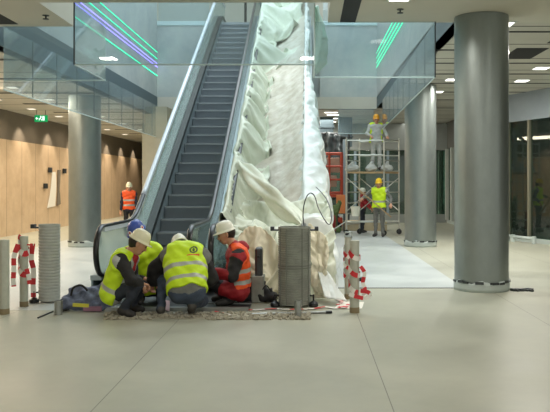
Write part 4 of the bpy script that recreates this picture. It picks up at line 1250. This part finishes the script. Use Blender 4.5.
tape('barrier_tape', [p+V((0, 0, .012+.006*(i % 2))) for i, p in enumerate(g0)], .05, 'tape lying along the floor before the dark cylinder', seg=.17, mode='y')
g0 = [ground(x, y) for x, y in ((336, 300), (342, 303), (338, 306), (344, 309), (349, 305))]
tape('barrier_tape', [p+V((0, 0, .02)) for p in g0], .05, 'crumpled tape end on the white paper', seg=.08, mode='y')
g0 = [ground(x, y) for x, y in ((214, 312), (224, 314), (235, 317), (243, 318.5))]
tape('barrier_tape', [p+V((0, 0, .012)) for p in g0], .045, 'short tape piece in the rubble by the man in red', seg=.2, mode='y')
# paper sheets, bar, small bits
pc = [ground(x, y)+V((0, 0, .004)) for x, y in ((334, 309), (341, 302), (364, 302.5), (362, 309))]
mb = MB(); mb.poly(pc); tag(mb.build('paper_sheet', M['paper'], loc=pc[0], solid=.004), 'white paper sheet on the floor under the right bollards', 'paper')
a, b_ = ground(252, 315.5), ground(332, 313.5)
t = empty('metal_bar', a, 'thin grey bar with a dark tip lying on the floor by the steel stub', 'bar')
MB().cyl(a+V((0, 0, .016)), a.lerp(b_, .92)+V((0, 0, .016)), .014, 8).build('rod', M['steel'], t)
MB().cyl(a.lerp(b_, .92)+V((0, 0, .018)), b_+V((0, 0, .018)), .017, 8).build('tip', M['rubber'], t)
p = ground(362, 281); mb = MB().lathe(p, [(.05, 0), (.06, .02), (.055, .055), (.02, .07)], 14); mb.box((-.16, -.03, 0), (-.02, .03, .03), c=p)
tag(mb.build('rubber_foot', M['rubber'], loc=p, smooth='auto'), 'small dark rubber piece on the floor right of the bollards', 'rubber piece')
# rubble strip in the opened floor, the pit frame
rnd = random.Random(11); g = MB()
for k in range(1500):
    px = 105+rnd.random()*205; py = 313.5+rnd.random()*6.5
    if 150 < px < 205 and py > 318.5: continue
    p = ground(px, py); s_ = .006+rnd.random()**2*.018
    g.box((-s_, -s_, -s_*.4), (s_, s_*1.2, s_*.8), rot=Matrix.Rotation(rnd.random()*6, 3, 'Z') @ Matrix.Rotation(rnd.random(), 3, 'X'), c=p+V((0, 0, s_*.3)))
tag(g.build('rubble', M['gravel'], loc=ground(200, 317)), 'loose gravel and rubble along the edge of the opened floor', 'rubble', kind='stuff')
a, b_ = ground(104, 319.5), ground(311, 312.5)
gb = MB().box((a.x, 8.86, 0), (b_.x, 9.3, .004))
tag(gb.build('trim_10', mat('screed_strip', lin(172, 168, 150), .9, 0, .3, 12)), kind='structure')
t = empty('open_pit_shade', (-2.3, 9.9, 0), 'dark plates standing in for the shaded open pit between the crouching workers', 'floor plate')
MB().box((-3.0, 9.45, .002), (-.75, 10.68, .016)).build('plate', M['darksteel'], t)  # flat dark plate paints the shade of the open pit
MB().box((-3.0, 9.42, 0), (-.75, 9.47, .05)).build('edge_rail', M['steel'], t)
MB().box((-2.1, 9.5, .016), (-1.55, 10.2, .03)).build('hatch', M['rubber'], t)
MB().box((-3.0, 9.9, .016), (-.75, 9.93, .03)).build('edge_rail', M['steel'], t)
pp = [P(163, 300, 9.5), P(170, 301, 9.45), P(169.5, 313, 9.3), P(164, 310, 9.35)]
mb = MB(); mb.poly([(p.x, p.y, max(.02, p.z)) for p in pp]); tag(mb.build('pink_sheet', mat('pinkish_paper', lin(236, 206, 214), .5), loc=pp[3], solid=.006), 'pale pink sheet glimpsed between the legs of the middle worker', 'paper')
# tool bag
root = empty('tool_bag', ground(86, 311), 'blue grey cloth tool bag slumped on the floor by the left worker', 'bag')
B0 = ground(86, 310)
F = Field([B0.x-.42, B0.y-.26, -.02], [B0.x+.42, B0.y+.34, .5], .011)
for a, b_, ra, rb in (((-.22, 0, .09), (.2, .02, .1), .10, .11), ((-.2, .06, .15), (-.02, .05, .2), .085, .09), ((.02, .03, .16), (.2, .05, .2), .09, .08), ((-.24, -.05, .07), (.24, -.06, .07), .075, .075), ((.1, .1, .2), (.2, .1, .29), .07, .04), ((-.16, .08, .22), (-.06, .08, .27), .06, .05)):
    F.cap(B0+V(a), B0+V(b_), ra, rb, 0, .05, .018)
F.f = np.maximum(F.f, -(F.lo[2]+F.h*np.arange(F.n[2])-.004)[None, None, :])
F.mesh('body', [M['bag']], root, lambda c: np.zeros(len(c), np.int32))
b = MB().tube(spl([B0+V((-.16, -.09, .2)), B0+V((-.12, -.13, .3)), B0+V((-.02, -.13, .33)), B0+V((.05, -.1, .26))]), .014, 8)
b.build('strap', M['blackcloth'], root, smooth=True)
b = MB().box((-.1, -.006, -.022), (.1, .006, .022), rot=Matrix.Rotation(.05, 3, 'Y'), c=B0+V((-.02, -.152, .085))); b.build('patch', M['yellow'], root)
b = MB().box((-.13, -.006, -.03), (.1, .006, .03), c=B0+V((.14, -.15, .04))); b.build('pocket', mat('pink_grey', lin(150, 110, 130), .7), root)
b = MB().tube(spl([B0+V((-.3, -.05, .03)), B0+V((-.34, -.08, .05)), B0+V((-.27, -.16, .03)), B0+V((-.18, -.16, .03))]), .012, 8); b.build('strap', M['rubber'], root, smooth=True)
a = ground(38, 318.5); b_ = ground(53, 312)
tag(MB().cyl(a+V((0, 0, .008)), b_+V((0, 0, .008)), .01, 6).build('cord', M['rubber'], loc=a), 'short dark cord on the floor left of the tool bag', 'cord')
# cases behind the man in red
c0 = P(249, 290, 10.28)
t = empty('tool_case', (c0.x, c0.y, 0), 'dark grey tool case on the floor under the man in red', 'case')
MB().box((-.15, -.17, .03), (.15, .17, .25), c=(c0.x, c0.y, 0)).build('body', M['rubber'], t, bevel=.015)
MB().box((-.155, -.175, .25), (.155, .175, .31), c=(c0.x, c0.y, 0)).build('lid', M['darksteel'], t, bevel=.012)
for sx in (-.1, .1): MB().box((sx-.02, -.185, .22), (sx+.02, -.172, .28), c=(c0.x, c0.y, 0)).build('latch', M['steel'], t)
MB().box((-.12, -.15, 0), (.12, .15, .03), c=(c0.x, c0.y, 0)).build('foot', M['rubber'], t)
c1 = P(259, 300, 10.22)
t = empty('upright_case', (c1.x, c1.y, 0), 'narrow upright grey steel housing right of the man in red', 'housing')
MB().box((-.05, -.12, 0), (.05, .12, .74), c=(c1.x, c1.y, 0)).build('body', M['darksteel'], t, bevel=.03)
MB().box((-.095, -.14, 0), (.075, .14, .36), c=(c1.x, c1.y, 0)).build('base', M['ribbed_d'], t, bevel=.012)
MB().cyl((c1.x, c1.y-.11, .62), (c1.x, c1.y-.135, .62), .02, 12).build('knob', M['rubber'], t)
root = empty('black_bag', P(268, 298, 10.15), 'crumpled black bag on the floor left of the dark cylinder', 'bag'); root.location.z = 0
B0 = V((root.location.x, root.location.y, 0))
F = Field([B0.x-.2, B0.y-.16, -.02], [B0.x+.2, B0.y+.18, .36], .011)
for a, b_, ra, rb in (((-.08, 0, .07), (.06, .0, .07), .08, .075), ((-.04, .03, .12), (-.06, .04, .25), .06, .03), ((.05, .02, .1), (.04, .02, .16), .05, .03)): F.cap(B0+V(a), B0+V(b_), ra, rb, 0, .04, .014)
F.f = np.maximum(F.f, -(F.lo[2]+F.h*np.arange(F.n[2])-.004)[None, None, :])
F.mesh('body', [M['blackcloth']], root, lambda c: np.zeros(len(c), np.int32))
MB().tube(spl([B0+V((-.08, -.05, .16)), B0+V((-.02, -.1, .24)), B0+V((.05, -.06, .15))]), .009, 8).build('strap', M['rubber'], root, smooth=True)

# ------------------------------------------------------------------ scaffold and what stands round it
def scaffold():
    c0 = P(346.5, 0, 23.3); c1 = P(359.5, 0, 23.9); c2 = P(384, 0, 23.2); c3 = P(399, 0, 23.8)
    cs = [V((c.x, c.y, 0)) for c in (c0, c1, c2, c3)]
    mid_ = (cs[0]+cs[3])/2
    t = empty('scaffold_tower', mid_, 'aluminium scaffold tower on castors with a worker on top', 'scaffold')
    for c in cs:
        MB().cyl(c+V((0, 0, .17)), c+V((0, 0, 3.05)), .025, 10).build('post', M['alu'], t)
        w = MB(); w.tube([c+V((0, .02, .09)), c+V((0, -.02, .09))], .085, 20); w.build('castor', M['rubber'], t)
        f = MB().box((-.012, -.05, .08), (.012, .05, .19), c=c); f.build('castor_fork', M['darksteel'], t)
    for a, b_ in ((0, 1), (2, 3)):
        for z in (.35, .68, 1.01, 1.34, 1.67, 2.0, 2.33, 2.66, 2.98):
            MB().cyl(cs[a]+V((0, 0, z)), cs[b_]+V((0, 0, z)), .018, 8).build('rung', M['alu'], t)
    for a, b_ in ((0, 2), (1, 3)):
        for z in (.42, 2.5, 2.95):
            MB().cyl(cs[a]+V((0, 0, z)), cs[b_]+V((0, 0, z)), .017, 8).build('guard_rail', M['alu'], t)
        MB().cyl(cs[a]+V((0, 0, 1.8)), cs[b_]+V((0, 0, .75)), .015, 8).build('brace', M['alu'], t)
        MB().cyl(cs[b_]+V((0, 0, 1.8)), cs[a]+V((0, 0, .75)), .015, 8).build('brace', M['alu'], t)
    dk = MB()
    k = [cs[0], cs[2], cs[3], cs[1]]
    b0 = len(dk.v)
    dk.v += [p+V((0, 0, 1.93)) for p in k]+[p+V((0, 0, 1.985)) for p in k]
    for q in ((0,3,2,1),(4,5,6,7),(0,1,5,4),(1,2,6,5),(2,3,7,6),(3,0,4,7)): dk.f.append(tuple(b0+i for i in q)); dk.m.append(0)
    dk.build('deck', M['board'], t)
    o = cs[0]+V((-.4, -.1, 0))
    MB().cyl(cs[0]+V((0, 0, .45)), o+V((0, 0, .2)), .018, 8).cyl(o+V((0, 0, .17)), o+V((0, 0, .24)), .03, 8).build('outrigger', M['alu'], t)
    MB().tube([o+V((0, .02, .085)), o+V((0, -.02, .085))], .085, 20).build('castor', M['rubber'], t)
    return t, cs
sct, scs = scaffold()
def blob(name, p, caps, m, label, cat, h=.014, z0=None):
    root = empty(name, p, label, cat)
    lo = [min(min(c[0][i], c[1][i])-max(c[2], c[3]) for c in caps)-.06 for i in range(3)]; hi = [max(max(c[0][i], c[1][i])+max(c[2], c[3]) for c in caps)+.06 for i in range(3)]
    F = Field([p[i]+lo[i] for i in range(3)], [p[i]+hi[i] for i in range(3)], h)
    for a, b_, ra, rb in caps: F.cap(V(p)+V(a), V(p)+V(b_), ra, rb, 0, .04, .012)
    F.f = np.maximum(F.f, -(F.lo[2]+F.h*np.arange(F.n[2])-(p[2]+.003))[None, None, :])
    F.mesh('body', [m], root, lambda c: np.zeros(len(c), np.int32))
    return root
for px, Y, lb, w in ((352, 23.55, 'white sack at the left end of the scaffold deck', .17), (371.5, 23.5, 'pale sack behind the boots on the scaffold deck', .11), (387, 23.55, 'white sack at the right end of the scaffold deck', .13)):
    p = P(px, 0, Y); p.z = 1.985
    r_ = blob('sack', p, [((-w*.7, 0, .1), (w*.7, 0, .11), .11, .1), ((0, .02, .2), (.02, .02, .3), .09, .05)], M['palecloth'], lb, 'sack')
    MB().tube([V(p)+V((-.04, .02, .33)), V(p)+V((.06, .02, .35))], .014, 8).build('tie', M['greycloth'], r_)
# bucket hung on the scaffold, held board, red clothed figure
p = P(355.5, 216, 23.05)
t = empty('bucket', p, 'white bucket hanging at the front of the scaffold', 'bucket')
MB().lathe(p, [(.115, 0), (.145, .27), (.152, .27), (.152, .295), (.138, .295), (.105, .02)], 24).build('pail', M['white_hat'], t, smooth='auto')
MB().tube([p+V((.14*math.cos(a), 0, .28+.2*math.sin(a))) for a in np.linspace(0, PI, 12)], .006, 6).build('handle', M['darksteel'], t)
a, b_ = P(358, 189, 22.45), P(391, 217, 22.5)
tag(MB().box((-.03, -.015, -.5), (.03, .015, .5), rot=Matrix(((1, 0, 0), (0, 1, 0), (0, 0, 1))), c=(0, 0, 0)).build('wooden_plank', M['board'], loc=(0, 0, 0)), 'wooden plank held slanting by the worker at the scaffold foot', 'plank')
pl = bpy.data.objects['wooden_plank']; dv = b_-a
pl.location = (a+b_)/2; pl.rotation_mode = 'QUATERNION'; pl.rotation_quaternion = dv.to_track_quat('Z', 'Y'); pl.scale = (1, 1, dv.length)
# second, partly hidden figure in red beyond the scaffold
pH = P(362, 0, 24.6); pH.z = 0
standing(pH, .82, R(70), M['white_hat'], None, cols('red', 'darkjeans', 'red', 'red', 'darkjeans', collar='red'), 'person in a red top half hidden behind the white bucket and scaffold', haL=(.15, -.4, .95), haR=(-.15, -.4, .95), hair=False)
# red lift with a guard frame behind the white film
c = P(331, 0, 25.6); c.z = 0
t = empty('red_lift', c, 'red steel work platform behind the white film, left of the scaffold', 'platform')
fr = lambda x0, z0, x1, z1, y=0, r=.035: MB().tube([c+V((x0, y, z0)), c+V((x1, y, z1))], r, 6)
for y in (0, .8):
    for x in (-.75, -.05, .38): fr(x, 1.25, x, 2.68, y).build('upright', M['redframe'], t)
    for z in (1.3, 1.75, 2.2, 2.65): fr(-.75, z, .38, z, y).build('rail', M['redframe'], t)
MB().box((-.8, -.05, 1.15), (.42, .85, 1.25), c=c).build('platform', M['redframe'], t)
for s_ in (0, 1):
    for y in (.05, .75):
        for z0 in (.45, .8):
            fr(-.6 if s_ else .3, z0, .3 if s_ else -.6, z0+.35, y, .025).build('scissor_arm', M['darksteel'], t)
MB().box((-.75, -.02, .16), (.4, .82, .45), c=c).build('chassis', M['redframe'], t, bevel=.03)
for x in (-.55, .2):
    for y in (0, .8): MB().tube([c+V((x, y-.06, .16)), c+V((x, y+.06, .16))], .16, 20).build('wheel', M['rubber'], t)
MB().box((-.7, .1, 2.0), (.3, .5, 2.5), c=c).box((-.6, .1, 1.5), (.2, .6, 1.9), c=c).build('load', mat('pale_crates', lin(196, 160, 140), .6, 0, .2, 4), t, bevel=.02)
# dark plastic over the shop opening, blue white post, odds at the lift foot
pl0, pl1 = P(318, 134, 27.2), P(346, 160, 27.2)
def darksheet(u, v):
    return V((pl0.x+u*(pl1.x-pl0.x), 27.2+.12*math.sin(u*14+2*fbm(u*3, v*2, 51))+.08*fbm(u*4, v*4, 52), pl0.z+.07*math.sin(u*5)-v*(pl0.z-pl1.z)))
sheet('dark_plastic', darksheet, 30, 16, mat('dark_film', lin(74, 82, 84), .3, 0, .3, 5), 'dark crumpled plastic sheet hanging above the red platform', 'sheet')
hb = MB().tube([(pl0.x-.1, 27.2, pl0.z+.02), (pl1.x+.1, 27.2, pl0.z+.02)], .03, 8)
for x in (pl0.x-.1, pl1.x+.1): hb.tube([(x, 27.2, 0), (x, 27.2, pl0.z+.02)], .035, 8)
tag(hb.build('sheet_frame', M['darksteel'], loc=(pl1.x, 27.2, 0)), 'thin dark frame carrying the dark plastic sheet', 'frame')
p = P(346, 0, 26.9); p.z = 0
tag(MB().box((-.11, -.05, 0), (.0, .05, 3.2), c=p).box((.0, -.06, 0), (.05, .06, 3.2), mi=1, c=p).build('door_post', [M['clad'], M['pale']], loc=p), 'blue and white upright post behind the left scaffold frame', 'post')
p = P(341, 0, 25.0); p.z = 0
t = empty('orange_barrier', p, 'pale orange upright panel standing between the red platform and scaffold', 'panel')
MB().box((-.16, -.03, .62), (.14, .03, 1.24), c=p).build('panel', M['orange_b'], t, bevel=.01)
for x in (-.12, .1): MB().box((x-.02, -.02, 0), (x+.02, .02, .62), c=p).build('leg', M['darksteel'], t)
p = P(333, 0, 24.6); p.z = 0
blob('cloth_heap', p, [((-.1, 0, .1), (.15, 0, .1), .14, .12), ((0, .02, .3), (.02, 0, .8), .14, .12), ((.1, 0, .7), (.22, 0, 1.0), .1, .07), ((-.1, 0, .8), (-.14, .02, 1.1), .1, .06)], M['plant'], 'heap of olive green cloth piled before the red platform', 'cloth')
p = P(331.5, 0, 24.0); p.z = 0
t = empty('gas_bottle', p, 'dark red gas bottle standing beside the olive heap', 'bottle')
MB().lathe(p, [(.12, 0), (.14, .03), (.14, .5), (.12, .58), (.05, .64), (.04, .7)], 24).build('cylinder', mat('dark_red_paint', lin(140, 44, 40), .4), t, smooth='auto')
MB().lathe(p+V((0, 0, .69)), [(.03, 0), (.045, .03), (.03, .08)], 12).build('valve', M['steel'], t)
# white pipe rail at the foot of the right shop
a, b_ = P(508, 240.5, 21), P(534, 240.5, 20)
a.z = b_.z = .14
t = empty('floor_rail', a, 'low white pipe rail at the foot of the right shopfront', 'rail'); t.location.z = 0
MB().tube([a, b_], .045, 10).build('pipe', M['collar'], t, smooth=True)
for q in (a, b_, a.lerp(b_, .2)): MB().cyl((q.x, q.y, 0), (q.x, q.y, .2), .06, 10).build('foot', M['collar'], t)
# post at the upper escalator landing
p = V((-2.2, 26.4, ZT+.002))
t = empty('landing_post', p, 'dark post with a white foot at the top of the bare escalator', 'post')
MB().cyl(p, p+V((0, 0, 1.1)), .045, 12).build('shaft', M['black'], t)
MB().lathe(p, [(.3, 0), (.3, .03), (.1, .08)], 20).build('foot', M['paper'], t)
# ------------------------------------------------------------------ light and camera
def area(name, loc, rot, sx, sy, e, col):
    l = bpy.data.lights.new(name, 'AREA'); l.shape = 'RECTANGLE'; l.size = sx; l.size_y = sy; l.energy = e; l.color = col
    o = bpy.data.objects.new(name, l); COL.objects.link(o); o.location = loc; o.rotation_euler = rot; return o
area('skylight', (-1.3, 18.5, 10.4), (0, 0, 0), 7, 12.5, 880, (.78, .92, 1))
for i, (x, y) in enumerate(((-4, 1), (0, 1), (4, 1), (-4, 6), (0, 6), (4.5, 6), (4.3, 14), (4.3, 19))):
    area('ceiling_lamp_light', (x, y, CZ-.03), (0, 0, 0), .3, .3, 40 if i < 6 else 80, (1, .97, .88))
for y in np.arange(11, 42, 2.6):
    l = bpy.data.lights.new('wall_washer', 'SPOT'); l.energy = 130; l.use_shadow = True; l.spot_size = R(80); l.spot_blend = .5; l.color = (1, .86, .68); l.shadow_soft_size = .06
    o = bpy.data.objects.new('wall_washer', l); COL.objects.link(o); o.location = (-8.72, y, 3.84)
    o.rotation_euler = V((-.22, 0, -1)).to_track_quat('-Z', 'Y').to_euler()
area('left_wall_fill', (-7.4, 24, 3.8), (0, R(-28), 0), .3, 26, 600, (1, .85, .66))  # added warm fill for the wooden wall's glow, no fitting
area('right_bounce_fill', (4.3, 15.5, CZ-.03), (0, 0, 0), .3, .3, 60, (1, .97, .9))  # added downward fill, brightens the right ceiling by bounce
area('right_aisle_fill', (4.2, 30, 4.1), (0, 0, 0), .6, 3, 18, (1, .96, .88))  # added to lift the dim far mullions, no fitting here
area('back_fill', (0, 28.5, 4.0), (0, 0, 0), 2, 2, 140, (1, .97, .9))  # extra fill that lightens the space behind the scaffold
area('shop_fill', (1, 33.5, 3.9), (0, 0, 0), 4, 2, 140, (1, .95, .85))  # unseen fill, lightens the shop interior at the back
wd = bpy.data.worlds.new('World'); scn.world = wd; wd.use_nodes = True
wd.node_tree.nodes['Background'].inputs[0].default_value = (.93, .93, .86, 1); wd.node_tree.nodes['Background'].inputs[1].default_value = .95
cam = bpy.data.cameras.new('Camera'); co = bpy.data.objects.new('Camera', cam); COL.objects.link(co)
co.location = (0, 0, 1.6); co.rotation_euler = (PI/2, 0, 0)
cam.sensor_width = 36; cam.lens = 750*36/550; cam.shift_x = -33/550; cam.shift_y = -22/550
scn.camera = co
vs = scn.view_settings
vs.view_transform = 'Standard'; vs.look = 'None'; vs.gamma = 1; vs.use_curve_mapping = False; vs.exposure = 0
scn.cycles.use_denoising = True
